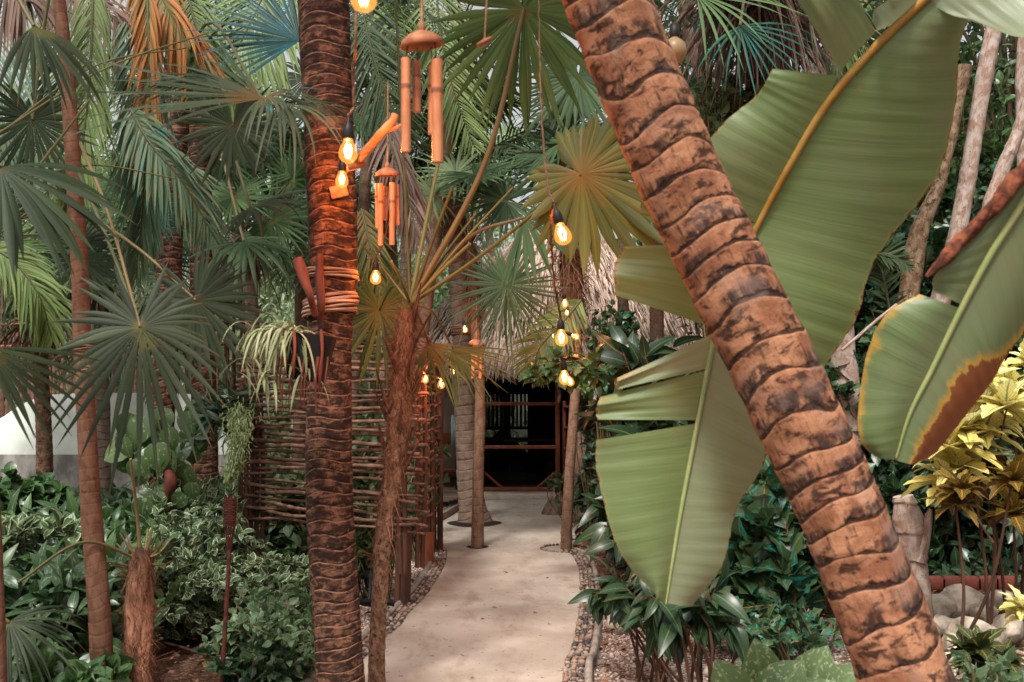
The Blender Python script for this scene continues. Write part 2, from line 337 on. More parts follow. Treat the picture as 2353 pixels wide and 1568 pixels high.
M['kerb'] = plain('kerb_concrete', (.38, .33, .28), (.24, .20, .165), 12, .9)
M['pebble'] = None
def mk_peb(name, a, b, c):
    k = NT(name); u, v, r, vec = k.lc(); q = k.math('FRACT', k.math('MULTIPLY', r, 7.31)); col = k.mix(k.step(r, .40, .46), a, b); col = k.mix(k.step(q, .6, .66), col, c); n = k.noise(k.obj(), 70, 3); col = k.mix(k.math('MULTIPLY', n, .35), col, (.05, .04, .04)); k.bump(n, .2, .002); return k.fin(col, .6, .3)
M['pebble'] = mk_peb('pebble', (.26, .15, .095), (.055, .048, .045), (.32, .25, .19))
M['white_stone'] = mk_peb('white_stone', (.62, .53, .45), (.36, .28, .23), (.52, .43, .36))
M['litter'] = mk_peb('leaf_litter', (.22, .07, .03), (.09, .035, .018), (.25, .12, .05))
M['rock'] = plain('limestone', (.50, .42, .33), (.20, .155, .115), 7, .95, bump=.9, bd=.03)
M['palm_red'] = palm_bark('palm_bark_red', (.42, .195, .105), (.23, .090, .046), (.026, .012, .008), patch=.50, crack=.9, rk=.8, lip=.35, big=1.0, band=1, pz=2.0, soft=.12, bump=.9)
M['palm_dark'] = palm_bark('palm_bark_dark', (.19, .090, .054), (.070, .030, .019), (.013, .008, .006), patch=.40, crack=.8, rk=.6, lip=1.0, pz=2.4, soft=.16, big=1.0)
M['palm_grey'] = palm_bark('palm_bark_grey', (.27, .20, .15), (.19, .13, .095), (.05, .032, .023), patch=.60, crack=.5, rk=.7)
M['slim'] = palm_bark('slim_bark', (.17, .085, .052), (.11, .05, .03), (.04, .02, .013), patch=.58, crack=.35, rk=.35, lip=.3, bump=.25)
M['slim_tan'] = palm_bark('slim_bark_tan', (.23, .155, .105), (.15, .09, .06), (.045, .028, .018), patch=.62, crack=.3, rk=.3, lip=.3, bump=.25)
M['mottled'] = palm_bark('mottled_bark', (.27, .165, .105), (.14, .068, .040), (.022, .014, .010), ring=False, patch=.50, crack=.7, vs=14, big=1.2)
M['fibre'] = plain('palm_fibre', (.105, .046, .027), (.03, .014, .009), 22, .95, (1, 1, .25), .9, .01)
M['fibre_strand'] = blade_mat('fibre_strand', (.10, .043, .023), (.26, .125, .07), rough=.8, trans=.15, mid=1.1)
M['wood'] = plain('stick_wood', (.20, .10, .065), (.08, .038, .025), 14, .85, (1, 1, 1), .6, .006)
M['wood_dark'] = plain('post_wood', (.13, .062, .04), (.05, .024, .016), 10, .85, (1, 1, .15), .7, .008)
M['wood_red'] = plain('stained_wood', (.26, .085, .04), (.17, .05, .025), 9, .55, (1, 1, .3), .25)
M['wood_shelf'] = plain('shelf_wood', (.20, .045, .022), (.13, .03, .016), 9, .55, (1, 1, .3), .25)
M['branch_or'] = plain('branch_wood', (.34, .17, .09), (.18, .08, .045), 16, .8, (1, 1, 1), .4)
M['drift'] = plain('red_driftwood', (.15, .038, .022), (.06, .018, .012), 12, .7, (1, 1, .3), .5)
M['deck'] = plain('deck_wood', (.26, .19, .14), (.16, .11, .08), 6, .8, (.15, 1, 1), .4)
M['plaster'] = plain('plaster', (.66, .54, .45), (.52, .42, .35), 2, .9, bump=.1)
M['whitewall'] = plain('white_plaster', (.74, .77, .70), (.55, .58, .52), 1.6, .9, bump=.15)
M['plinth'] = plain('grey_plinth', (.25, .23, .21), (.11, .10, .09), 6, .95, (1, 1, .5), .4)
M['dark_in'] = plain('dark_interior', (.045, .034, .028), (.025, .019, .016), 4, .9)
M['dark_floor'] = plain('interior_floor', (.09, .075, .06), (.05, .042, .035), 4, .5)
M['blackmetal'] = plain('black_metal', (.018, .018, .02), (.01, .01, .012), 9, .45, bump=.2)
M['thatch'] = blade_mat('thatch', (.20, .115, .08), (.80, .62, .50), rough=.9, trans=.1, mid=1.0)
M['thatch_base'] = plain('thatch_base', (.10, .06, .042), (.04, .022, .016), 30, .95, (1, 1, .2), .8, .02)
M['twine'] = plain('twine', (.42, .27, .19), (.22, .12, .08), 40, .95, (.2, .2, 4), .8, .006)
M['cord'] = plain('cord', (.16, .075, .035), (.08, .035, .02), 30, .8)
M['black'] = plain('socket_rubber', (.02, .015, .013), (.014, .010, .009), 8, .5)
M['pot'] = plain('black_pot', (.006, .006, .006), (.004, .004, .004), 5, .85, spec=.08)
M['bamboo'] = None
def mk_bamboo():
    k = NT('bamboo'); n = k.noise(k.obj((1, 1, .2)), 45, 4, .6); m = k.noise(k.obj(), 14, 3); col = k.mix(k.step(n, .35, .65), (.50, .20, .085), (.38, .13, .055)); col = k.mix(k.step(m, .6, .68, 0, .6), col, (.16, .05, .03)); u, v, r, vec = k.lc(); col = k.mix(k.step(r, .1, .6, 0, .8), col, (.12, .035, .018)); k.bump(n, .3, .002); return k.fin(col, .45, .35)
M['bamboo'] = mk_bamboo()
M['coco'] = plain('chime_disc', (.42, .17, .08), (.26, .09, .045), 20, .6)
M['terra'] = plain('terracotta', (.17, .04, .025), (.09, .025, .017), 10, .8)
M['torch'] = plain('torch_wicker', (.11, .03, .02), (.05, .018, .014), 40, .6)
# foliage
M['fan_grey'] = blade_mat('fan_leaf_grey', (.016, .027, .011), (.050, .066, .034), tip=(.12, .05, .02), hub=(.10, .095, .025), hubr=.16)
M['fan_dark'] = blade_mat('fan_leaf_dark', (.018, .032, .013), (.034, .052, .022), hub=(.05, .045, .012), hubr=.12)
M['fan_green'] = blade_mat('fan_leaf_green', (.032, .072, .018), (.080, .14, .046), hub=(.12, .11, .03), hubr=.15)
M['fan_mid'] = blade_mat('fan_leaf_mid', (.022, .052, .018), (.062, .105, .044))
M['fan_yellow'] = blade_mat('fan_leaf_yellow', (.060, .066, .010), (.11, .095, .014), hub=(.17, .085, .010), hubr=.42, trans=.35)
M['fan_teal'] = blade_mat('fan_leaf_teal', (.010, .070, .050), (.025, .10, .060), teal=.4, tealc=(.01, .16, .17))
M['fan_blue'] = blade_mat('fan_leaf_blue', (.010, .04, .035), (.03, .10, .10), teal=.5, tealc=(.01, .16, .24), rough=.3)
M['fan_pale'] = blade_mat('fan_leaf_pale', (.085, .13, .05), (.19, .25, .12))
M['fan_drape'] = blade_mat('fan_leaf_drape', (.034, .050, .022), (.070, .085, .046), teal=.12, tealc=(.02, .25, .24), hub=(.14, .075, .02), hubr=.35)
M['pin_teal'] = blade_mat('frond_teal', (.06, .105, .045), (.16, .20, .11), teal=.42, tealc=(.01, .17, .15))
M['pin_green'] = blade_mat('frond_green', (.09, .145, .035), (.18, .24, .08))
M['pin_dark'] = blade_mat('frond_dark', (.025, .045, .016), (.05, .075, .03))
M['pin_orange'] = blade_mat('frond_orange', (.26, .08, .015), (.34, .16, .03), hub=(.12, .14, .03), hubr=.3)
M['pin_dead'] = blade_mat('frond_dead', (.075, .045, .034), (.17, .11, .085), rough=.7, trans=.15)
M['petiole'] = blade_mat('petiole', (.09, .095, .04), (.15, .10, .045), mid=1.0, trans=0)
M['petiole_y'] = blade_mat('petiole_orange', (.10, .085, .025), (.10, .105, .040), mid=1.0, trans=0)
M['spider'] = blade_mat('spider_leaf', (.20, .25, .12), (.33, .35, .21), tip=(.25, .09, .03), mid=.75, trans=.3)
M['vari'] = leaf_mat('variegated_leaf', (.035, .080, .024), (.070, .125, .045), edge=(.40, .45, .29), ew=(.62, .86), splash=(.14, .21, .11), sp=.58)
M['agla'] = leaf_mat('aglaonema_leaf', (.022, .055, .020), (.045, .085, .034), splash=(.16, .20, .13), sp=.60, spsc=3.5, rough=.32)
M['green_leaf'] = leaf_mat('green_leaf', (.030, .080, .022), (.070, .13, .042), rough=.35)
M['low_leaf'] = leaf_mat('low_leaf', (.065, .12, .050), (.12, .19, .085), edge=(.20, .26, .16), ew=(.8, .95))
M['pothos'] = leaf_mat('pothos_leaf', (.05, .10, .032), (.09, .14, .052), splash=(.26, .32, .17), sp=.60, spsc=5.0, rough=.3)
M['pothos2'] = leaf_mat('pothos_leaf_pale', (.10, .165, .06), (.15, .21, .09), splash=(.32, .38, .20), sp=.56, spsc=9.0, rough=.35)
M['teal_leaf'] = leaf_mat('teal_leaf', (.025, .062, .022), (.060, .105, .038), teal=.34, tealc=(.012, .24, .22), rough=.35)
M['dark_leaf'] = leaf_mat('dark_leaf', (.015, .036, .014), (.030, .062, .024), teal=.18, tealc=(.01, .12, .13), rough=.32)
M['ivy'] = leaf_mat('ivy_leaf', (.028, .058, .032), (.07, .105, .06), teal=.1)
M['croton'] = leaf_mat('croton_yellow', (.70, .56, .12), (.82, .76, .38), vein=(.22, .28, .07), rough=.35, trans=.35)
M['croton2'] = leaf_mat('croton_orange', (.06, .055, .014), (.12, .10, .02), vein=(.50, .20, .03), rough=.35)
M['croton3'] = leaf_mat('croton_dark', (.02, .035, .012), (.04, .055, .02), vein=(.22, .20, .05), rough=.35)
M['far_leaf'] = leaf_mat('far_leaf', (.20, .28, .13), (.40, .48, .30), trans=.45, rough=.5)  # leaf colour raised to look lit, since these trees shade each other
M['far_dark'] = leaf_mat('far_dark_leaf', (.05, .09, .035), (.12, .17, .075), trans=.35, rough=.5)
M['berry'] = plain('berries', (.50, .46, .36), (.36, .33, .24), 30, .5)
M['panicle'] = plain('panicle', (.15, .19, .08), (.10, .13, .05), 30, .7)

# ------------------------------------------------------------------ the setting
def sheet(name, poly, z, mat, thick=0.0, kind='structure'):
    me = bpy.data.meshes.new(name); import bmesh
    bm = bmesh.new(); vs = [bm.verts.new((p[0], p[1], z)) for p in poly]; f = bm.faces.new(vs)
    if f.normal.z < 0: f.normal_flip()
    if thick:
        r = bmesh.ops.extrude_face_region(bm, geom=[f]); 
        for q in r['geom']:
            if isinstance(q, bmesh.types.BMVert): q.co.z -= thick
    bm.normal_update(); bmesh.ops.recalc_face_normals(bm, faces=bm.faces[:])
    bmesh.ops.triangulate(bm, faces=bm.faces[:]); bm.to_mesh(me); bm.free(); me.materials.append(mat)
    o = bpy.data.objects.new(name, me); COL.objects.link(o); o['kind'] = kind; return o
gm = MB(); n = 160
xs = np.linspace(-1, 1, n); gx, gy = np.meshgrid(np.sign(xs)*np.abs(xs)**2.6*200, np.sign(xs)*np.abs(xs)**2.6*200+8, indexing='ij')
gz = -.05 + .03*np.sin(gx*1.7)*np.cos(gy*1.3) 
i, j = np.meshgrid(np.arange(n-1), np.arange(n-1), indexing='ij'); b = (i*n+j).ravel()
gm.add(np.stack([gx, gy, gz], -1).reshape(-1, 3), np.stack([b, b+n, b+n+1, b+1], 1)); tag(gm.build('ground', M['soil']), kind='structure')
LP = [(800,1568),(835,1538),(865,1510),(889,1482),(919,1460),(941,1429),(975,1392),(999,1358),(1015,1329),(1025,1306),(1027,1284),(1019,1266),(1003,1250),(975,1238),(930,1225),(900,1215)]
LP2 = [(960,1203),(985,1195),(1015,1183),(1054,1166),(1080,1158)]
RP = [(1293,1568),(1308,1521),(1319,1480),(1328,1432),(1332,1395),(1331,1340),(1325,1310),(1312,1288),(1292,1278)]
RP2 = [(1289,1247),(1289,1232),(1311,1214),(1334,1195),(1350,1182),(1370,1166)]
gl = [G(*p)[:2] for p in LP]; gl2 = [G(*p)[:2] for p in LP2]; gr = [G(*p)[:2] for p in RP]; gr2 = [G(*p)[:2] for p in RP2]
near_l = [np.array([gl[0][0]-.35, 3.6]), np.array([gl[0][0]-.5, 1.0])]; near_r = [np.array([gr[0][0]-.12, 3.8]), np.array([gr[0][0]-.3, 1.0])]
Lc = spline([(*near_l[1], 0), (*near_l[0], 0)]+[(*p, 0) for p in gl], 60); Lc2 = spline([(*p, 0) for p in gl2], 16)
Rc = spline([(*near_r[1], 0), (*near_r[0], 0)]+[(*p, 0) for p in gr], 60); Rc2 = spline([(*p, 0) for p in gr2], 20)
poly = [tuple(p[:2]) for p in Lc]+[tuple(p[:2]) for p in Lc2]+[(-.6, 15.35), (1.3, 15.35)]+[tuple(p[:2]) for p in Rc2[::-1]]+[tuple(p[:2]) for p in Rc[::-1]]
sheet('path', poly, .055, M['concrete'], .1)
def offs(c, d):
    T = nrm(np.gradient(c[:, :2], axis=0)); N = np.stack([-T[:, 1], T[:, 0]], 1); q = c.copy(); q[:, :2] += N*d; return q
peb = MB(); bed = MB(); krb = MB()
sph = None
def pebble(mb, c, r, sq=(1, .7, .55), rnd=None, rough=.12, nseg=7):
    th = np.linspace(0, 2*math.pi, nseg, endpoint=False); a0 = rng.random()*6.28
    V = []; 
    for k, (z, q) in enumerate(((-1, .3), (-.5, .85), (.15, 1.0), (.7, .72), (1, .28))):
        for t in th:
            k_ = 1+rng.normal(0, rough); V.append((math.cos(t)*q*r*sq[0]*k_, math.sin(t)*q*r*sq[1]*k_, z*r*sq[2]))
    V = np.array(V); ca, sa = math.cos(a0), math.sin(a0); V = V @ np.array([[ca, sa, 0], [-sa, ca, 0], [0, 0, 1]])
    F = []
    for k in range(4):
        for j in range(nseg): F.append((k*nseg+j, k*nseg+(j+1) % nseg, (k+1)*nseg+(j+1) % nseg, (k+1)*nseg+j))
    V = np.vstack([V, [[0, 0, r*sq[2]*1.05]]]); F += [(4*nseg+j, 4*nseg+(j+1) % nseg, 5*nseg, 5*nseg) for j in range(nseg)]
    mb.add(V+np.array(c), F, np.tile([[0, 0, rng.random() if rnd is None else rnd]], (len(V), 1)))
for c, sgn in ((Lc, 1), (Lc2, 1), (Rc, -1), (Rc2, -1)):
    a_, b_ = offs(c, 0.0), offs(c, .125*sgn); k = len(c)
    a_[:, 2] = .052; b_[:, 2] = .052; m = np.arange(k-1)
    bb = b_.copy(); bb[:, 2] = -.08
    bed.add(np.vstack([a_, b_, bb]), np.vstack([np.stack([m, m+1, m+1+k, m+k], 1), np.stack([m+k, m+1+k, m+1+2*k, m+2*k], 1)]))
    rim = offs(c, .145*sgn); rim[:, 2] = .062; krb.tube(rim, .022, 8, n=k*3); rim2 = rim.copy(); rim2[:, 2] = 0.0; krb.tube(rim2, .03, 8, n=k*2)
    for d in (.022, .062, .102):
        q = offs(c, d*sgn); L = np.concatenate([[0], np.cumsum(np.linalg.norm(np.diff(q, axis=0), axis=1))])
        for s_ in np.arange(.02, L[-1], .040):
            x, y = np.interp(s_, L, q[:, 0]), np.interp(s_, L, q[:, 1])
            if y < 4: continue
            pebble(peb, (x+rng.normal(0, .004), y+rng.normal(0, .006), .060), .0155+rng.random()*.006, (1, .75, .6))
tag(peb.build('pebble_edging', M['pebble']), kind='structure'); tag(bed.build('edging_mortar', M['kerb']), kind='structure'); tag(krb.build('kerb', M['kerb']), kind='structure')
def ground_px(pts, z=-.0): return [tuple(G(*p)[:2]) for p in pts]
gravel_l = ground_px([(790,1500),(800,1420),(815,1330),(830,1260),(870,1240),(950,1225),(1000,1262),(1012,1290),(1000,1320),(960,1385),(920,1430),(885,1462),(850,1495),(822,1520)])
sheet('gravel_left', gravel_l, .004, M['gravel'])
gravel_r = ground_px([(1352,1568),(1362,1480),(1368,1420),(1440,1400),(1600,1420),(1800,1450),(2000,1440),(2120,1500),(2353,1490),(2600,1568)])+[(3.2, 3.0), (.6, 3.0)]
sheet('gravel_right', gravel_r, .004, M['gravel'])
st = MB(); lit = MB()
def inpoly(x, y, poly):
    c = False
    for a in range(len(poly)):
        x1, y1 = poly[a]; x2, y2 = poly[a-1]
        if (y1 > y) != (y2 > y) and x < (x2-x1)*(y-y1)/(y2-y1)+x1: c = not c
    return c
for poly_, cnt in ((gravel_l, 5000), (gravel_r, 9000)):
    xs_ = [p[0] for p in poly_]; ys_ = [p[1] for p in poly_]; c = 0; tr = 0
    while c < cnt and tr < cnt*6:
        tr += 1; x, y = random.uniform(min(xs_), max(xs_)), random.uniform(min(ys_), max(ys_))
        if abs(x) < 4 and inpoly(x, y, poly_): pebble(st, (x, y, .006), .006+.009*random.random()**2, (1, .75, .7), nseg=5); c += 1
tag(st.build('gravel_stones', M['white_stone'], smooth=False), kind='stuff')
T_lit = tmpl('ovate', 4, .15, .5, .3)
N = 16000; x = rng.uniform(-6, 7, N); y = rng.uniform(3.5, 16, N); ok = [not inpoly(a, b, poly) for a, b in zip(x, y)]
x, y = x[ok], y[ok]; N = len(x); d = rng.normal(size=(N, 3))*np.array([1, 1, .15]); leaves(lit, T_lit, np.stack([x, y, rng.uniform(.0, .03, N)], 1), d, rng.normal(0, .35, (N, 3))+V3(0, 0, 1), .02+.05*rng.random(N))
tag(lit.build('leaf_litter', M['litter']), label=None, kind='stuff')
fl = MB(); 
for px, py in ((1158,1316),(1105,1425),(1225,1410),(1020,1472),(1240,1158),(1228,1160),(1252,1162),(1290,1196),(1330,1192),(1130,1398),(1262,1362),(1260,1436),(1045,1380),(1180,1222),(1090,1560),(1262,1330)):
    g = G(px, py, .058); leaves(fl, T_lit, [g+V3(0, 0, .006)], [rng.normal(size=3)*V3(1, 1, 0)], [V3(.2, .1, 1)], rng.uniform(.02, .045))
tag(fl.build('fallen_leaves', M['litter']), kind='stuff')

# ------------------------------------------------------------------ hut with thatched roof
hx0, hx1 = P(1112, 0, 15.5)[0], P(1272, 0, 15.5)[0]
hut = thing('thatched_hut', 'small hut with a shaggy thatched roof and dark doorway at the end of the path', 'hut', (.5, 15.5, 0))
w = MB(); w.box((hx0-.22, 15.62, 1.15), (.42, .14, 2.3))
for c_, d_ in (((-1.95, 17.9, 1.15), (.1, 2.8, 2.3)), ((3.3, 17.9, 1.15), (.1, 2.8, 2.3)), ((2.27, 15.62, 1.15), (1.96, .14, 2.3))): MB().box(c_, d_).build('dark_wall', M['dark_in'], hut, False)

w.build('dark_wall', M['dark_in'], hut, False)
fr_l, fr_r = P(1108, 0, 15.4)[0], P(1279, 0, 15.4)[0]
m = MB(); m.box((fr_l-.02, 15.46, 1.1), (.09, .1, 2.2), bev=.005)
m.build('door_post', M['wood_dark'], hut, False)
m = MB(); m.box((fr_r, 15.42, 1.05), (.07, .09, 2.1), bev=.005); m.build('door_post', M['wood_red'], hut, False)
m = MB(); m.box(((fr_l+fr_r)/2, 15.43, .16), (fr_r-fr_l, .07, .09), bev=.006); m.build('threshold', M['wood_red'], hut, False)
for z in (P(0, 928, 15.4)[2], P(0, 1028, 15.4)[2]):
    m = MB(); m.box(((fr_l+fr_r)/2+.0, 15.44, z), (fr_r-fr_l-.02, .05, .055), bev=.005, rnd=.6); m.build('door_rail', M['wood_red'], hut, False)
for sx, x in ((1, fr_l+.03), (-1, fr_r-.03)):
    m = MB(); m.tube([(x+sx*.02, 15.43, .42), (x+sx*.30, 15.43, .18)], .022, 4); m.build('corner_brace', M['wood_red'], hut, False)
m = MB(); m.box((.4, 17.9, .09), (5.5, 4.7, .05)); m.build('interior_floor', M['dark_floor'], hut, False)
# slatted back wall; an added pale panel behind brightens its gaps
slx0, slx1 = -.62, .36
def slat(a, b, r=.028):
    q = MB(); q.tube([a, b], r, 6, rnd=random.random()); return q.build('wall_slat', M['dark_in'], hut)
zs_ = [.35, .95, 1.02, 1.62, 1.69, 2.4]; Yb = 19.9
for k in range(13): slat((slx0+k*.08, Yb, .98), (slx0+k*.08, Yb, 1.66), .030-.010*random.random())
for s0, s1, x0_, x1_, sg in ((.33, .96, slx0, -.1, 1), (.33, .96, -.1, slx1, -1), (1.68, 2.3, slx0, -.1, -1), (1.68, 2.3, -.1, slx1, 1)):
    for k in range(13): 
        xa = x0_+(k-3)*(x1_-x0_)/8; xb = xa+sg*(s1-s0)
        a = np.array((xa, Yb, s0)); b = np.array((xb, Yb, s1))
        f0, f1 = 0, 1
        for lim, gt in ((x0_, 1), (x1_, 0)):
            if abs(xb-xa) > 1e-6:
                t = (lim-xa)/(xb-xa)
                if (xb > xa) == bool(gt): f0 = max(f0, t)
                else: f1 = min(f1, t)
        if f1-f0 > .05: slat(a+(b-a)*f0, a+(b-a)*f1, .027)
m = MB()
for x in (slx0, -.1, slx1): m.box((x, 19.85, 1.3), (.1, .1, 2.6))
for z in (.30, .97, 1.67, 2.35): m.box((-.13, 19.86, z), (1.0, .06, .06))
m.box(((-2.15+slx0)/2, 19.95, 1.3), (slx0+2.15, .1, 2.6)); m.box(((3.25+slx1)/2, 19.95, 1.3), (3.25-slx1, .1, 2.6)); m.box((-.13, 19.95, .17), (.98, .1, .3)); m.box((-.13, 19.95, 2.65), (.98, .1, .6))
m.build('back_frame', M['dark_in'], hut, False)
# roof
AP = P(1285, 478, 17.6); rx, ry, ez = 3.1, 2.6, 2.12
def roofp(th, t, lift=0.0):
    bx, by = rx*math.cos(th), ry*math.sin(th); f = 1-t
    return np.array((AP[0]-.35*(1-f)*0+bx*f, 17.7+by*f, ez+(AP[2]-ez)*t+.12*math.sin(t*3.1)+lift))
rb = MB(); A = []
for t in np.linspace(0, 1, 9):
    for k in range(40): A.append(roofp(2*math.pi*k/40, t))
i, j = np.meshgrid(np.arange(8), np.arange(40), indexing='ij'); i = i.ravel(); j = j.ravel(); j2 = (j+1) % 40
rb.add(A, np.stack([i*40+j, i*40+j2, (i+1)*40+j2, (i+1)*40+j], 1)); rf = rb.build('thatch_roof', M['thatch_base'], hut)
tm = MB(); N = 15000; th = rng.uniform(math.pi*.95, math.pi*2.05, N); t = rng.random(N)**1.2*.98; t[:7000] = rng.random(7000)**2*.12
p0 = np.array([roofp(a, b, .02+.07*random.random()) for a, b in zip(th, t)]); p1 = np.array([roofp(a+q, b-.06) for a, b, q in zip(th, t, rng.normal(0, .015, N))]); d = nrm(p1-p0)+rng.normal(0, .10, (N, 3))
out = np.stack([np.cos(th), np.sin(th), 0*th], 1); side = np.cross(d, out+V3(0, 0, .5))
blades(tm, p0+out*.02, d, side, rng.uniform(.2, .42, N), rng.uniform(.006, .012, N), rng.uniform(.2, 1.2, N), 4, [.8, 1, .8, .1], .3)
tm.build('thatch_straw', M['thatch'], rf)
# plaster side wall, bench and deck
pw = thing('plaster_wall', 'pale beige plastered wall standing left of the hut behind the ringed palm trunk', 'wall', (-1.3, 16.4, 0))
m = MB(); m.box((-1.25, 16.45, 1.3), (1.5, .16, 2.6)); m.build('wall_panel', M['plaster'], pw, False)
m = MB(); m.box((-1.2, 16.33, P(0, 1008, 16.3)[2]), (1.3, .07, .18), bev=.006); m.build('timber_rail', M['wood_red'], pw, False)
bn = thing('wooden_bench', 'low red wooden bench against the beige plastered wall', 'bench', (-1.2, 16.1, 0))
m = MB(); m.box((-1.2, 16.05, .42), (1.3, .34, .06), bev=.008); m.build('seat', M['wood_red'], bn, False)
for x in (-1.75, -.66):
    m = MB(); m.box((x, 16.05, .2), (.07, .28, .38)); m.build('leg', M['wood_dark'], bn, False)
m = MB(); m.box((-1.2, 15.9, .34), (1.24, .04, .09)); m.build('apron', M['wood_dark'], bn, False)
dk = thing('wooden_deck', 'weathered plank deck beside the hut doorway, edged with a dark board', 'deck', (-1.2, 14.8, 0))
dp = [G(*p, .14)[:2] for p in ((940,1190),(1005,1178),(1052,1148),(1095,1142))]
for k in range(13):
    y = 14.05+k*.16; xr = np.interp(y, [13.0, 13.6, 14.6, 15.2], [-1.25, -1.0, -.72, -.5]); m = MB(); m.box(((-2.4+xr)/2, y, .14), (xr+2.4, .148, .03), rnd=random.random(), bev=.004); m.build('plank', M['deck'], dk, False)
m = MB(); e = [G(*p, .09) for p in ((985,1206),(1010,1192),(1035,1178),(1055,1166),(1075,1158))]; m.tube([q+V3(-.02, 0, -.02) for q in e], .05, 4, 14); m.build('edge_board', M['wood_dark'], dk)
step_ = MB(); step_.box(((fr_l+fr_r)/2+.05, 15.22, .075), (1.5, .46, .13), bev=.012); tag(step_.build('door_step', M['concrete'], None, False), 'pale concrete step in front of the hut doorway', 'step')
sf = thing('shelf_unit', 'red wooden shelf unit with three boards to the right of the hut doorway', 'shelf', (fr_r+.3, 15.25, 0))
for z in (P(0, 935, 15.2)[2], P(0, 982, 15.2)[2], P(0, 1030, 15.2)[2], P(0, 1073, 15.2)[2]):
    m = MB(); m.box((fr_r+.32, 15.22, z), (.5, .3, .035), bev=.004); m.build('shelf_board', M['wood_red'], sf, False)
m = MB(); m.box((fr_r+.34, 15.4, .95), (.42, .03, 1.1)); m.build('back_panel', M['wood_shelf'], sf, False)
for x in (fr_r+.09, fr_r+.57):
    m = MB(); m.box((x, 15.24, .78), (.045, .28, 1.5)); m.build('side_panel', M['wood_shelf'], sf, False)
tag(MB().tube([P(1283,926,15.2), P(1286,905,15.2), P(1281,885,15.15), P(1287,868,15.2)], [.03, .024, .02], 7, 14).build('branch_hook', M['branch_or'], None, org=P(1283,926,15.2)), 'crooked pale branch standing on top of the red shelf unit', 'branch')
tb = thing('table', 'dark table inside the hut seen against the slatted back wall', 'table', (.1, 17.6, .1))
m = MB(); m.box((.12, 17.6, .84), (1.3, .7, .05)); m.build('tabletop', M['dark_floor'], tb, False)
for x in (-.42, .66):
    for y in (17.3, 17.9): m = MB(); m.box((x, y, .46), (.06, .06, .72)); m.build('leg', M['dark_in'], tb, False)
gw = MB(); gw.box((.3, 23.2, 1.4), (5.5, .15, 2.8)); tag(gw.build('slat_gap_panel', M['whitewall'], None, False, org=(.3, 23.2, 0)), 'pale panel added behind the hut so the gaps in its slatted back wall look bright', 'wall')  # added white panel, stands in for daylight in the slat gaps
sg = MB(); sg.box(P(1045, 990, 15.9), (.12, .03, .5)); tag(sg.build('hanging_towel', plain('pale_cloth', (.45, .55, .58), (.38, .48, .52)), None, False, org=P(1045, 990, 15.9)), 'pale blue cloth hanging beside the ringed palm trunk near the deck', 'towel')

# ------------------------------------------------------------------ white curved wall and stick fence on the left
wt = [(-300,1010),(-60,985),(0,962),(40,935),(85,915),(135,906),(250,903),(400,905),(600,912)]
tp = spline([P(x, y, 12.6) for x, y in wt], 50); ww = thing('curved_wall', 'white plastered garden wall with a curved top and a rough grey base', 'wall', (-5, 12.6, 0))
def vwall(mb, tp, zb, th):
    k = len(tp); a = tp.copy(); b = tp.copy(); b[:, 2] = zb; a2 = a+V3(0, th, 0); b2 = b+V3(0, th, 0); m = np.arange(k-1)
    am = a+V3(0, .03, .025)
    mb.add(np.vstack([a, b, a2, b2]), np.vstack([np.stack([m+k, m+1+k, m+1, m], 1), np.stack([m, m+1, m+1+2*k, m+2*k], 1), np.stack([m+2*k, m+1+2*k, m+1+3*k, m+3*k], 1), [(0, k, 3*k, 2*k)], [(k-1, 2*k-1, 4*k-1, 3*k-1)]]))
zb = P(0, 1045, 12.6)[2]
m = MB(); vwall(m, tp, zb, .3); m.build('plaster_face', M['whitewall'], ww, False)
m = MB(); q = tp.copy(); q[:, 2] = zb-.003; q[:, 1] -= .04; vwall(m, q, -.1, .38); m.build('plinth', M['plinth'], ww, False)
sfn = thing('stick_fence', 'tall reddish fence of upright sticks behind the white curved wall', 'fence', (-5.5, 15.5, 0))
for k in range(70):
    px = -60+k*9; h = 700+rng.normal(0, 16)+(px-100)*.05; m = MB(); a = P(px+rng.normal(0, 3), 960, 15.5+rng.normal(0, .05)); b = P(px+rng.normal(0, 4), h, 15.5); a[2] = 0
    m.tube([a, (a+b)/2+rng.normal(0, .02, 3), b], [.03, .022], 5, 6, rnd=random.random()); m.build('stick', M['wood'], sfn)
for h in (740, 790): m = MB(); m.tube([P(-80, h+8, 15.42), P(580, h, 15.42)], .03, 6); m.build('rail', M['wood_red'], sfn)

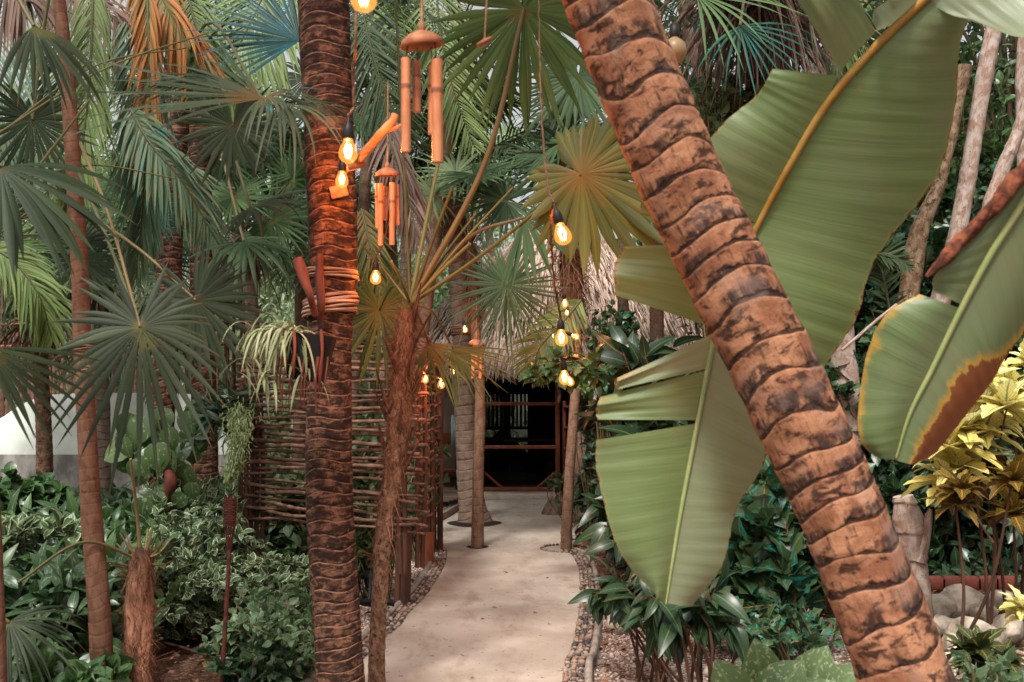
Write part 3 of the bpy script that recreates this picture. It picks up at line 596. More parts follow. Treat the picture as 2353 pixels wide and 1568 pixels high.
# ------------------------------------------------------------------ woven stick fence panels
def woven(name, label, xa, ya_, xb, yb_, ztop, zbot, n, posts, amp=.012):
    t_ = thing(name, label, 'fence', ((xa+xb)/2, (ya_+yb_)/2, 0), 'woven stick fence panels by the path')
    A_, B_ = V3(xa, ya_, 0), V3(xb, yb_, 0); D = nrm(B_-A_); Nn = V3(-D[1], D[0], 0)
    for k in range(n):
        z = zbot+(ztop-zbot)*k/(n-1); e0, e1 = rng.uniform(.02, .14, 2); pts = []
        L = np.linalg.norm(B_-A_); s = np.linspace(-e0, L+e1, 22)
        r = rng.uniform(.010, .017); off = rng.normal(0, .006); ph = rng.random()*6; fq = rng.uniform(3, 7); tilt = rng.normal(0, .010)
        for j, q in enumerate(s): pts.append(A_+D*q+Nn*(.026*(1 if k % 2 else -1)*math.cos(q*5)+rng.normal(0, .002))+V3(0, 0, z+off+tilt*q+amp*math.sin(q*fq+ph)))
        m = MB(); rad = r*(1+rng.normal(0, .09, 40)); m.tube(pts, list(rad*np.linspace(1.1, .85, 40)), 7, 40, rnd=random.random()); m.build('fence_stick', M['wood'], t_)
    for (f, zt, zb_, rr, cluster) in posts:
        c = A_+D*(np.linalg.norm(B_-A_)*f)
        for q in range(cluster):
            m = MB(); o_ = V3((q-(cluster-1)/2)*rr*2.1, rng.normal(0, .006), 0); m.tube([c+o_+V3(0, 0, zb_), c+o_+V3(rng.normal(0, .012), 0, (zt+zb_)/2), c+o_+V3(rng.normal(0, .01), 0, zt+rng.normal(0, .02))], rr, 8, 14, rnd=random.random()); m.build('fence_post', M['wood_dark'], t_)
    return t_
fA0 = P(566, 1000, 8.4); fA1 = P(948, 1000, 7.35); fB1 = P(1006, 1000, 10.2)
woven('woven_fence', 'woven fence panel of thin horizontal sticks behind the twine-wrapped palm trunk', fA0[0], 8.4, fA1[0], 7.35, 1.98, P(0, 1225, 7.4)[2], 31,
      [(.04, 1.75, -.02, .020, 5), (.62, 1.9, .1, .018, 3), (.95, 1.7, .3, .018, 2)])
woven('woven_fence', 'woven stick fence panel seen nearly end on at the left edge of the path bend', fA1[0]+.03, 7.6, fB1[0], 10.2, 2.08, .60, 30,
      [(.02, 1.9, .3, .018, 2), (.97, 2.1, .0, .030, 2), (.5, 2.0, .4, .020, 2)])
p_ = G(984, 1308); m = MB(); m.tube([p_, p_+V3(.01, 0, P(0, 1148, p_[1])[2])], [.052, .050], 12, 14, rnd=.8); tag(m.build('fence_post', M['drift'] if False else M['wood_red'], None, org=p_), 'thick short red-brown post at the inside of the path bend', 'post')
p_ = G(931, 1405); m = MB(); m.tube([p_, p_+V3(.01, 0, P(0, 1205, p_[1])[2])], [.040, .036], 10, 14, rnd=.2); m.tube([p_+V3(-.058, .02, 0), p_+V3(-.055, .02, P(0, 1190, p_[1])[2])], [.026, .024], 9, 12, rnd=.5); tag(m.build('fence_post', M['wood_dark'], None, org=p_), 'weathered grey double post standing in the white gravel beside the pebble edging', 'post')
M['hole'] = plain('hole_soil', (.05, .028, .02), (.02, .012, .01), 30, .95, bump=.8)
# ------------------------------------------------------------------ palms
def trunk(o, name, pts, rad, mat, sides=28, n=120, **kw):
    m = MB(); m.tube(pts, rad, sides, n, rfun=trunk_fun(**kw)); return m.build(name, mat, o)
def add_fan(o, cx, cy, Y, Rpx, face, out, mat, crown=None, n=34, spread=300, droop=.3, split=.42, cup=.1, sag=.1, pr=.009, pmat='petiole', lenf=None, wf=1.0, var=.08, gp=1.6, bend=None, fold=.35):
    hub = P(cx, cy, Y); m = MB(); fan(m, hub, face, out, Rpx*Y/FPX, n, spread, droop, split, cup, lenf, wf, fold, var, gp)
    f = m.build('fan_leaf', M[mat], o)
    if crown is not None:
        m = MB(); petiole(m, crown, hub, pr, sag, bend); m.build('petiole', M[pmat], f)
    return f
def crown_fans(o, c, n, plen, Rr, mat, el=(-20, 75), nseg=26, droop=.5, az=None, pr=.009, seed=0, mats=None):
    q = np.random.default_rng(seed)
    for k in range(n):
        a = (2.4*k + q.normal(0, .2)) if az is None else R(q.uniform(*az)); e = R(q.uniform(*el)); d = V3(math.cos(a)*math.cos(e), math.sin(a)*math.cos(e), math.sin(e))
        L = plen*q.uniform(.75, 1.15); hub = np.array(c)+d*L-V3(0, 0, .12*L*(1.2-math.sin(e)))
        tan = nrm(d-V3(0, 0, .5)); up = nrm(np.cross(np.cross(tan, V3(0, 0, 1)), tan)); face = up*.6+V3(*q.normal(0, .3, 3)) + (V3(0, -.5, 0))
        m = MB(); fan(m, hub, face, tan, Rr*q.uniform(.8, 1.15), nseg, 310, droop*q.uniform(.4, 1.6), .33, .10); f = m.build('fan_leaf', M[mats[k % len(mats)] if mats else mat], o)
        m = MB(); petiole(m, c, hub, pr, .1); m.build('petiole', M['petiole'], f)
def crown_pinn(o, c, n, L, ll, mat, el=(0, 70), az=(0, 360), g=.9, seed=0, nn=60, w=.014, droop=.55):
    q = np.random.default_rng(seed)
    for k in range(n):
        a = R(q.uniform(*az)) if az != (0, 360) else 2.4*k+q.normal(0, .15); e = R(q.uniform(*el)); d = V3(math.cos(a)*math.cos(e), math.sin(a)*math.cos(e), math.sin(e)); l = L*q.uniform(.8, 1.1)
        pts = [np.array(c)+d*l*t-V3(0, 0, droop*l*t*t) for t in (0, .3, .6, .85, 1)]
        ml, mr = MB(), MB(); pinn(ml, mr, pts, ll, nn, 55, g, w); f = ml.build('frond', M[mat if isinstance(mat, str) else mat[k % len(mat)]], o); mr.build('rachis', M['petiole'], f)
def frond(o, path, L, mat, n=60, ang=50, g=.8, w=.013, up=(0, -1, .3), rmat='petiole', lf=None, r=.012, fold=.4):
    ml, mr = MB(), MB(); pinn(ml, mr, path, L, n, ang, g, w, r, up, lf, fold); f = ml.build('frond', M[mat], o); mr.build('rachis', M[rmat], f); return f

# leaning red-brown palm in the right foreground
o = thing('coconut_palm', 'thick leaning palm trunk with ragged red-brown ring scars crossing the banana leaf', 'palm tree', G(2330, 2131))
cl = [(1255,-330,2.9),(1395,0,2.95),(1560,400,3.0),(1755,800,3.0),(1940,1200,2.98),(2080,1568,2.95),(2230,2000,2.93),(2270,2150,2.93)]
trunk(o, 'trunk', [P(*c) for c in cl], [.121,.125,.128,.129,.124,.131,.15,.17], M['palm_red'], 96, 1000, spacing=.096, depth=.0016, tilt=.04, th0=2.3, wob=.03, lump=.015, seed=3, irr=.30)
# twine-wrapped palm in the left foreground
o = thing('coconut_palm', 'upright dark ringed palm trunk wrapped in twine, with bulbs and a planter tied to it', 'palm tree', G(785, 1690))
PL = 4.95
cl = [(728,-420,PL),(742,0,PL),(755,300,PL),(765,560,PL),(758,800,PL),(756,1100,PL),(768,1350,PL),(783,1568,PL),(792,1700,PL)]
trunk(o, 'trunk', [P(*c) for c in cl], [.124,.128,.123,.120,.106,.115,.114,.116,.125], M['palm_dark'], 72, 700, spacing=.060, depth=.0024, tilt=.12, th0=1.0, wob=.03, lump=.018, seed=5, irr=.35)
def wrap(c, z0, z1, r, turns, parent, tilt=0.0, nm='twine_wrap'):
    m = MB(); N = int(turns*26)
    for s in range(1):
        t = np.linspace(0, 1, N); a = t*turns*2*math.pi; zz = z0+(z1-z0)*t
        pts = np.stack([c[0]+np.cos(a)*(r+.004*np.sin(t*37)), c[1]+np.sin(a)*(r+.004*np.sin(t*37)), zz+.006*np.sin(a*1.3+2)+tilt*np.cos(a)], 1); m.tube(pts, (z1-z0)/turns*.62, 5)
    return m.build(nm, M['twine'], parent)
cA = P(762, 632, PL); wrap(cA, P(0, 645, PL)[2], P(0, 622, PL)[2], .128, 5, o)
cA = P(759, 705, PL); wrap(cA, P(0, 727, PL)[2], P(0, 684, PL)[2], .132, 7, o, .015)
TW = o
crown_pinn(o, P(728, -430, PL), 9, 3.4, .55, ['pin_dark', 'pin_green'], el=(15, 70), az=(40, 330), seed=3, nn=46, droop=.45)

# slim palm on the left
o = thing('slim_palm', 'slim leaning smooth red-brown trunk left of the shaggy stump', 'palm tree', G(240, 1640))
cl = [(128,-60,5.2),(150,130,5.2),(163,300,5.15),(180,560,5.1),(190,800,5.1),(200,1000,5.05),(212,1200,5.05),(228,1400,5.0),(237,1568,5.0),(243,1660,5.0)]
trunk(o, 'trunk', [P(*c) for c in cl], [.032,.035,.038,.042,.044,.046,.050,.053,.055,.058], M['slim'], 28, 500, spacing=.055, depth=.0014, tilt=.1, wob=.012, lump=.02, seed=8)
SC = P(128, -60, 5.2)
add_fan(o, 322, 752, 4.3, 225, (.15, -1, .25), (.12, 0, -1), 'fan_grey', P(185, 330, 5.0), n=38, spread=318, droop=.42, split=.40, cup=-.06, lenf=lambda a: .72+.95*np.clip(np.cos(a), 0, 1)**1.7+.15*np.clip(np.sin(-a), 0, 1), sag=.05, pr=.006, wf=1.1)
add_fan(o, 450, 690, 5.0, 190, (-.2, -1, .2), (.55, 0, -1), 'fan_dark', P(215, 500, 5.3), n=38, spread=320, droop=.10, split=.45, cup=-.03, lenf=lambda a: .70+.45*np.clip(np.cos(a), 0, 1), sag=.03, pr=.007, wf=1.1)
add_fan(o, 75, 275, 5.9, 150, (.2, -1, -.1), (.1, 0, -1), 'fan_dark', P(120, -50, 5.8), n=34, spread=310, droop=.2, lenf=lambda a: .8+.5*np.clip(np.cos(a), 0, 1))
add_fan(o, 78, 60, 4.2, 250, (.7, -.6, .5), (.6, -.1, -.6), 'fan_grey', P(-40, -80, 4.4), n=16, spread=120, droop=1.6, wf=.9, cup=.1)
for c, s in (((60, -60), (250, 95)), ((100, -40), (-30, 420))):
    pass
m = MB(); petiole(m, P(-40, 330, 5.0), P(480, 75, 5.6), .0042, .06); petiole(m, P(-40, 340, 5.0), P(430, 110, 5.6), .004, .12); petiole(m, P(-40, 455, 5.0), P(400, 410, 5.6), .004, .12); petiole(m, P(60, 420, 4.8), P(225, 205, 5.0), .006, 0)
m.build('dry_stalks', M['petiole_y'], o)
m = MB(); petiole(m, P(180, 395, 5.0), P(322, 752, 4.3), .007, .02); m.build('petiole', M['petiole'], o)
wrap(P(191, 795, 5.1), P(0, 812, 5.1)[2], P(0, 785, 5.1)[2], .047, 7, o); wrap(P(197, 852, 5.1), P(0, 862, 5.1)[2], P(0, 845, 5.1)[2], .048, 4, o)

# palm cut by the left edge
o = thing('fan_palm', 'fan palm at the left edge whose dark leaves droop into the picture', 'palm tree', G(-90, 1750))
trunk(o, 'trunk', [P(-60,-300,4.3), P(-45,500,4.3), P(-30,1000,4.3), P(-14,1300,4.3), P(-4,1568,4.3), P(0, 1900, 4.3)], [.05,.045,.04,.036,.034,.04], M['slim'], 20, 200, spacing=.06, depth=.0012, seed=2)
add_fan(o, 0, 385, 3.7, 300, (.35, -.8, .55), (.60, -.1, -.95), 'fan_dark', P(-140, 300, 3.8), n=26, spread=170, droop=1.1, split=.5, cup=.0, wf=1.15, gp=1.2)
add_fan(o, -30, 800, 3.9, 260, (.6, -.6, .4), (.45, -.1, -.9), 'fan_dark', P(-140, 600, 4.0), n=20, spread=150, droop=.5, split=.4, wf=.9)
add_fan(o, 20, 1430, 4.6, 190, (.3, -.8, .6), (.7, -.2, -.5), 'fan_grey', P(-100, 1380, 4.5), n=24, spread=170, droop=1.2, split=.35, wf=.8)

# shaggy stump palm
o = thing('stump_palm', 'short shaggy fibrous palm stump with cut leaf stalks among the left shrubs', 'palm tree', G(318, 1640))
trunk(o, 'trunk', [P(x, y, 5.1) for x, y in ((330,1262),(325,1300),(318,1400),(322,1500),(325,1568),(322,1660))], [.035,.062,.070,.060,.056,.06], M['fibre'], 30, 160, spacing=.05, depth=.002, wob=.03, lump=.06, seed=4)
def fibres(o, pts, rad, n, L=(.05, .14), w=.0025, up=.5, mat='fibre_strand', nm='fibre', g=.4, outw=.35):
    p = spline(pts, 60); t = rng.random(n); i = np.minimum((t*59).astype(int), 58); c = p[i]+(p[i+1]-p[i])*rng.random((n, 1)); T = nrm(p[i+1]-p[i]); a = rng.random(n)*2*math.pi
    u = nrm(np.cross(T, V3(0, 1, .01))); v = np.cross(T, u); rr = np.interp(t, np.linspace(0, 1, len(rad)), rad); o_ = np.cos(a)[:, None]*u+np.sin(a)[:, None]*v
    d = o_*outw+V3(0, 0, 1)*np.where(rng.random((n, 1)) < up, 1, -1)+rng.normal(0, .35, (n, 3)); m = MB(); blades(m, c+o_*rr[:, None]*.97, d, np.cross(d, o_), rng.uniform(*L, n), w, g, 5, [.6, 1, .9, .6, .1], .4, curl=rng.normal(0, .5, (n, 3))); return m.build(nm, M[mat], o)
sp = [P(x, y, 5.1) for x, y in ((330,1270),(318,1400),(322,1500),(325,1568))]
fibres(o, sp, [.05,.07,.06,.056], 1500, (.04, .12), .0014)
m = MB(); c0 = P(330, 1290, 5.1)
for (x, y, r) in ((300,1055,.010),(275,1225,.006),(290,1230,.006),(352,1200,.008),(362,1225,.006),(375,1240,.006),(340,1215,.009),(245,1290,.006),(256,1300,.006),(400,1290,.006),(392,1240,.006),(268,1250,.006)):
    m.tube([c0+rng.normal(0, .015, 3), (c0+P(x, y, 5.1))/2+V3(0, 0, -.02), P(x, y, 5.1+rng.normal(0, .08))], [r*1.1, r*.7], 6, 10, rnd=random.random())
m.build('cut_stalk', M['petiole'], o)
m = MB(); petiole(m, c0, P(40, 1340, 4.8), .006, .25); m.build('petiole', M['petiole'], o)

# shaggy centre palm beside the path
o = thing('fan_palm', 'mottled palm with a shaggy fibrous top standing between the dark ringed trunk and the path', 'palm tree', G(866, 1590))
Yc = 5.35
cl = [(866,1600),(868,1450),(876,1300),(888,1180),(905,1080),(918,960),(925,860),(932,780),(940,715)]
trunk(o, 'trunk', [P(x, y, Yc) for x, y in cl], [.046,.042,.043,.047,.055,.062,.058,.052,.042], M['mottled'], 32, 320, spacing=.09, depth=.003, wob=.03, lump=.07, seed=11)
fibres(o, [P(x, y, Yc) for x, y in cl[4:]], [.056,.064,.060,.054,.044], 2800, (.03, .12), .0012, up=.5, outw=.5)
fibres(o, [P(x, y, Yc) for x, y in cl[2:5]], [.044,.048,.056], 300, (.05, .16), .0022, up=.3, outw=.08)
m = MB()
for k in range(16):
    t = k/15; z = np.array(P(*[(np.interp(t, [0, 1], [905, 938])), np.interp(t, [0, 1], [1090, 740])], Yc)); a = rng.random()*6.28; d = V3(math.cos(a), math.sin(a), 0)
    m.tube([z+d*.05, z+d*.09+V3(0, 0, .07), z+d*(.12+.07*rng.random())+V3(0, 0, .15+.1*rng.random())], [.016, .010, .003], 6, 9, rnd=rng.random())
m.build('leaf_base', M['fibre'], o)
CC = P(943, 700, Yc)
add_fan(o, 1203, 22, 5.0, 250, (-.05, -1, -.35), (.25, 0, -1), 'fan_green', CC, n=44, spread=330, droop=.14, split=.5, cup=-.02, sag=.02, pr=.012, lenf=lambda a: .95+.15*np.cos(a), bend=(.10, 0, -.05), wf=1.1)
add_fan(o, 1335, 400, 4.5, 235, (-.15, -1, .1), (.85, 0, -.6), 'fan_yellow', CC, n=36, spread=325, droop=.10, split=.62, cup=-.05, sag=-.02, pr=.008, pmat='petiole_y', lenf=lambda a: .80+.35*np.cos(a), wf=1.12)
add_fan(o, 872, 712, 6.6, 120, (0, -1, .1), (.1, 0, -1), 'fan_yellow', CC, n=32, spread=320, droop=.12, split=.5, lenf=lambda a: .85+.75*np.clip(np.cos(a), 0, 1)**2, pr=.006)
add_fan(o, 1205, 500, 5.3, 270, (-.6, -.7, .6), (1, 0, -.55), 'fan_mid', CC, n=26, spread=150, droop=.45, split=.45, sag=.16, pr=.008)
add_fan(o, 1040, 800, 6.2, 170, (.3, -.8, .5), (.6, 0, -.8), 'fan_yellow', CC, n=16, spread=110, droop=.2, split=.3, pr=.006, wf=.8)
add_fan(o, 985, 790, 5.6, 150, (.2, -.9, .3), (.4, .2, -1), 'fan_yellow', CC, n=12, spread=120, droop=.3, split=.3, pr=.006, wf=.8)
add_fan(o, 1420, 250, 6.2, 150, (-.5, -.7, .3), (.1, 0, 1), 'fan_mid', CC, n=26, spread=250, droop=.6, split=.4, sag=.0) if False else None
m = MB()
for (x, y, r) in ((905,-60,.006),(985,480,.010),(1040,430,.008),(1010,360,.009),(900,600,.006),(1080,560,.008),(1095,490,.007),(830,560,.005),(1180,430,.005)):
    petiole(m, CC, P(x, y, Yc+rng.normal(0, .2)), r, .02)
m.build('petiole', M['petiole_y'], o)

# dark palm with pothos behind
o = thing('fan_palm', 'dark palm trunk with climbing pothos behind the grey fan leaf', 'palm tree', G(368, 1330))
trunk(o, 'trunk', [P(415,-100,8.6), P(405,250,8.5), P(396,400,8.4), P(385,700,8.3), P(372,1000,8.2), P(366,1220,8.2), P(364,1420,8.2)], [.10,.11,.11,.10,.095,.095,.10], M['palm_dark'], 30, 260, spacing=.09, depth=.004, seed=21)
c_ = P(410, 180, 8.3)
add_fan(o, 356, 500, 7.4, 78, (-.05, -1, .1), (.1, 0, -1), 'fan_teal', c_, n=30, spread=325, droop=.06, lenf=lambda a: .9+.45*np.clip(np.cos(a), 0, 1))
add_fan(o, 535, 290, 5.6, 150, (-.1, -1, -.05), (0, 0, -1), 'fan_dark', c_, n=34, spread=330, droop=.25, split=.45)
add_fan(o, 560, 555, 6.0, 190, (.1, -.5, .9), (.9, -.3, .1), 'fan_mid', c_, n=26, spread=230, droop=1.9, split=.4, cup=.15)
add_fan(o, 575, 478, 5.2, 175, (-.3, -.4, .9), (.9, -.1, -.5), 'fan_grey', c_, n=22, spread=170, droop=.8, split=.5)
add_fan(o, 688, 95, 5.8, 250, (.2, -.8, .5), (-.85, 0, .35), 'fan_blue', c_, n=28, spread=150, droop=.25, split=.35, pr=.008)
add_fan(o, 602, 228, 4.6, 380, (.15, -.6, .8), (-1, .1, .22), 'fan_drape', c_, n=22, spread=95, droop=.30, split=.42, wf=1.1, cup=.0, var=.2)
add_fan(o, 500, 190, 4.75, 260, (.1, -.5, .9), (-.8, .2, .15), 'fan_dark', None, n=20, spread=120, droop=1.1, split=.4, wf=1.0, var=.2)
add_fan(o, 640, 245, 4.55, 260, (-.2, -.5, .9), (.8, -.2, -.1), 'fan_grey', None, n=20, spread=150, droop=2.2, split=.3, wf=.8, var=.2)
add_fan(o, 612, 222, 4.6, 200, (-.2, -.5, .9), (.75, -.3, .1), 'fan_drape', None, n=22, spread=190, droop=1.8, split=.35, wf=.8)
mp = MB(); T_h = tmpl('heart', 6, .35, .15, .42); Np = 46; px = rng.uniform(280, 452, Np); py = rng.uniform(930, 1150, Np); 
leaves(mp, T_h, [P(a, b, rng.uniform(7.7, 8.2)) for a, b in zip(px, py)], rng.normal(0, .35, (Np, 3))+V3(0, -.25, -1), rng.normal(0, .3, (Np, 3))+V3(0, -1, .35), rng.uniform(.14, .26, Np)); 
pt = thing('pothos_vine', 'pothos vine with big pale-splashed leaves climbing the dark trunk left of the woven fence', 'climbing plant', G(368, 1330)+V3(0, -.3, 0)); mp.build('leaves', M['pothos'], pt)
m = MB(); m.tube([P(380,1330,8.05), P(360,1200,8.05), P(385,1080,8.0), P(362,960,8.05)], [.012, .008], 6, 30); m.build('stem', M['petiole'], pt)
m = MB(); m.tube([P(386,1075,7.9), P(392,1110,7.85), P(384,1150,7.85), P(392,1200,7.9), P(383,1215,7.9)], [.035,.05,.03,.035,.02], 10, 24); tag(m.build('driftwood', M['drift'], None, org=P(386, 1215, 7.9)), 'knotted red-brown driftwood tied to the pothos-covered trunk', 'driftwood')

# hanging coconut fronds top left
o = thing('coconut_palm', 'tall coconut palm at top left with teal, green and orange hanging fronds', 'palm tree', G(470, 1250))
trunk(o, 'trunk', [P(452,-120,10.3), P(458,300,10.3), P(465,700,10.4), P(470,1000,10.4), P(472,1290,10.4)], [.11,.11,.12,.13,.15], M['palm_dark'], 24, 200, spacing=.12, depth=.004, seed=31)
frond(o, [P(345,-160,7.4), P(338,60,7.0), P(334,250,6.9), P(330,450,7.0), P(312,640,7.2)], .62, 'pin_teal', 95, 32, .9, .012)
frond(o, [P(330,-200,7.0), P(352,-60,6.9), P(385,20,6.8), P(430,90,6.8)], .55, 'pin_orange', 44, 45, 2.2, .014, rmat='petiole_y', lf=lambda t: .9+0*t)
frond(o, [P(338,-40,6.7), P(342,120,6.6), P(345,260,6.6)], .45, 'pin_orange', 26, 22, 1.5, .011, lf=lambda t: .9+0*t)
frond(o, [P(215,-40,6.6), P(208,150,6.5), P(190,330,6.5), P(150,500,6.6)], .48, 'pin_green', 74, 36, 1.0, .010)
frond(o, [P(300,250,6.2), P(345,330,6.1), P(420,420,6.1), P(500,560,6.2)], .42, 'pin_teal', 70, 42, .9, .010)
frond(o, [P(420,-80,7.6), P(450,60,7.5), P(500,170,7.5), P(580,300,7.6)], .5, 'pin_green', 70, 44, .8, .011)
frond(o, [P(-40,560,6.8), P(30,600,6.8), P(90,680,6.8), P(120,780,6.9)], .4, 'pin_green', 56, 44, .9, .010)
frond(o, [P(60,-200,7.5), P(150,-60,7.2), P(240,20,7.0), P(290,80,7)], .6, 'pin_dead', 60, 50, 2.6, .010, lf=lambda t: .9+0*t, rmat='petiole_y')
frond(o, [P(-80,-160,6.5), P(0,-60,6.4), P(60,0,6.3)], .6, 'pin_dead', 50, 50, 2.6, .010, lf=lambda t: .9+0*t, rmat='petiole_y')
frond(o, [P(300,620,9), P(345,680,8.6), P(370,800,8.4), P(365,900,8.4)], .5, 'pin_dark', 50, 40, .8, .012)
frond(o, [P(640,-120,8.4), P(600,0,8.2), P(540,120,8.1), P(470,230,8.1)], .7, 'pin_green', 70, 55, .6, .013)
frond(o, [P(700,-60,9.4), P(640,60,9.2), P(600,160,9.1), P(575,260,9.1)], .7, 'pin_green', 60, 50, .6, .013)
frond(o, [P(120,-60,9), P(150,80,8.8), P(110,260,8.8), P(60,420,8.8)], .8, 'pin_teal', 70, 40, .8, .012)
frond(o, [P(20,-100,8), P(0,120,7.8), P(-20,300,7.8), P(-30,480,7.8)], .8, 'pin_teal', 60, 45, 1.0, .012)
crown_pinn(o, P(452, -120, 10.3), 8, 3.2, .6, ['pin_green', 'pin_dark'], el=(-15, 45), seed=9, nn=52)

# centre top dark frond against the sky and others
o = thing('coconut_palm', 'coconut palm with a pale ringed flared trunk growing from a hole in the path', 'palm tree', G(1090, 1208))
Ym = G(1090, 1208)[1]
trunk(o, 'trunk', [P(x, y, Ym) for x, y in ((1042,440),(1050,520),(1055,650),(1062,780),(1066,900),(1072,1020),(1078,1110),(1085,1165),(1090,1200),(1092,1222))], [.115,.12,.122,.125,.125,.130,.145,.165,.22,.25], M['palm_grey'], 40, 380, spacing=.10, depth=.006, tilt=.15, wob=.02, lump=.02, seed=14)
crown_pinn(o, P(1042, 430, Ym), 15, 3.0, .5, ['pin_green', 'fan_pale', 'pin_dark'], el=(22, 75), seed=19, nn=50, w=.016)
fibres(o, [P(1048, 540, Ym), P(1042, 430, Ym)], [.13, .16], 500, (.1, .4), .006, up=.3)
wrap(P(1063, 765, Ym), P(0, 772, Ym)[2], P(0, 750, Ym)[2], .137, 5, o)
o2 = thing('coconut_palm', 'far coconut palm whose dark feathery frond hangs against the white sky at top centre', 'palm tree', (-1.5, 13.5, 0))
trunk(o2, 'trunk', [V3(-1.5, 13.5, 0), V3(-1.65, 13.5, 3), V3(-1.9, 13.5, 7.3)], [.16, .12, .10], M['palm_grey'], 20, 200, spacing=.12, depth=.004, seed=40)
frond(o2, [P(815,-80,9), P(845,80,8.9), P(880,200,8.9), P(935,330,9)], .62, 'pin_dark', 60, 48, .25, .011)
frond(o2, [P(895,260,8.6), P(900,340,8.5), P(935,440,8.5), P(960,560,8.5)], .55, 'pin_dead', 46, 35, 1.5, .012)
frond(o2, [P(830,480,8.8), P(850,560,8.7), P(870,640,8.7), P(860,740,8.7)], .45, 'fan_yellow', 46, 40, .9, .010)
frond(o2, [P(1000,-100,9.5), P(1010,60,9.4), P(1040,200,9.4), P(1090,340,9.4)], .6, 'pin_green', 56, 50, .5, .012)
crown_pinn(o2, V3(-1.9, 13.5, 7.3), 12, 3.3, .6, ['pin_green', 'pin_dark'], el=(-20, 50), seed=23, nn=54)

# slim palms on the path
g1 = G(1097, 1270); o = thing('slim_palm', 'slim smooth grey-brown trunk rising from a round hole in the middle of the path', 'palm tree', g1)
trunk(o, 'trunk', [P(x, y, g1[1]) for x, y in ((1084,560),(1086,650),(1093,760),(1101,860),(1103,960),(1099,1080),(1098,1180),(1097,1275))], [.045,.048,.052,.055,.055,.056,.060,.066], M['slim_tan'], 26, 300, spacing=.09, depth=.0016, seed=17)
wrap(P(1100, 855, g1[1]), P(0, 866, g1[1])[2], P(0, 842, g1[1])[2], .061, 5, o)
fibres(o, [P(1092,720,g1[1]), P(1084,560,g1[1])], [.06, .08], 500, (.08, .3), .004, up=.2)
c_ = P(1084, 560, g1[1])
add_fan(o, 1165, 655, 8.8, 165, (-.03, -1, .05), (0, 0, -1), 'fan_mid', c_, n=46, spread=345, droop=.05, split=.34, cup=-.05, sag=.05, pr=.007, wf=.85, var=.05, lenf=lambda a: .88+.2*np.cos(a))
crown_fans(o, c_, 5, .8, .5, 'fan_mid', el=(35, 75), seed=5, mats=['fan_green', 'fan_pale', 'fan_mid'])
g2 = G(1300, 1274); o = thing('slim_palm', 'slim leaning trunk at the right edge of the path with a shaggy orange-lit upper part', 'palm tree', g2)
trunk(o, 'trunk', [P(x, y, g2[1]) for x, y in ((1312,560),(1316,640),(1322,720),(1324,820),(1322,900),(1315,1000),(1308,1100),(1303,1200),(1300,1280))], [.07,.085,.075,.058,.052,.050,.050,.054,.060], M['slim_tan'], 26, 300, spacing=.09, depth=.0016, seed=18)
m = MB(); m.tube([P(1310,540,g2[1]), P(1316,640,g2[1]), P(1322,735,g2[1]), P(1324,800,g2[1])], [.08,.10,.085,.055], 16, 60, rfun=trunk_fun(.12, .01, seed=3, lump=.1)); m.build('leaf_sheath', M['fibre'], o)
fibres(o, [P(1322,760,g2[1]), P(1316,640,g2[1]), P(1310,540,g2[1])], [.07, .10, .09], 1200, (.1, .35), .005, up=.3, outw=.2)
crown_fans(o, P(1310, 530, g2[1]), 10, .9, .6, 'fan_mid', el=(15, 75), seed=15, mats=['fan_green', 'fan_mid', 'fan_dark'])
add_fan(o, 1329, 175, 7.0, 165, (0, -1, .05), (0, 0, -1), 'fan_mid', P(1310, 530, 8.6), n=40, spread=330, droop=.12, split=.45)
frond(o, [P(1335,690,9.3), P(1290,745,9.2), P(1240,800,9.1), P(1225,860,9.1)], .40, 'pin_green', 46, 55, .5, .010)
for (g, r, nm) in ((G(1090, 1214), .33, 'flared ringed'), (g1, .115, 'slim middle')):
    m = MB(); th = np.linspace(0, 2*math.pi, 40); m.add(np.vstack([[[g[0], g[1], .058]], np.stack([g[0]+r*np.cos(th)*(1+.06*np.sin(th*3)), g[1]+r*np.sin(th)*(1+.06*np.sin(th*3)), 0*th+.0585], 1)]), [(0, k+1, k+2, k+2) for k in range(39)]); tag(m.build('soil_ring', M['hole'], None, False), kind='structure')
def ringpeb(g, r):
    m = MB()
    for a in np.arange(0, 6.28, .045/r): pebble(m, (g[0]+r*math.cos(a), g[1]+r*math.sin(a), .062), .022, (1, .8, .6))
    tag(m.build('pebble_ring', M['pebble']), kind='structure')
ringpeb(g2, .24)
# leaning stump
g = G(1283, 1190); o = thing('tree_stump', 'broad weathered tree base leaning at the right of the door step under ivy', 'tree stump', g)
trunk(o, 'trunk', [g+V3(-.02,0,-.05), g+V3(.02,0,.12), g+V3(.18,0,.45), g+V3(.30,.05,.9), g+V3(.36,.1,1.5)], [.24,.19,.15,.13,.11], plain('stump_bark', (.20,.13,.095), (.06,.035,.026), 10, .9, (1,1,.3), .9, .02), 24, 90, spacing=.2, depth=.012, lump=.10, seed=6)

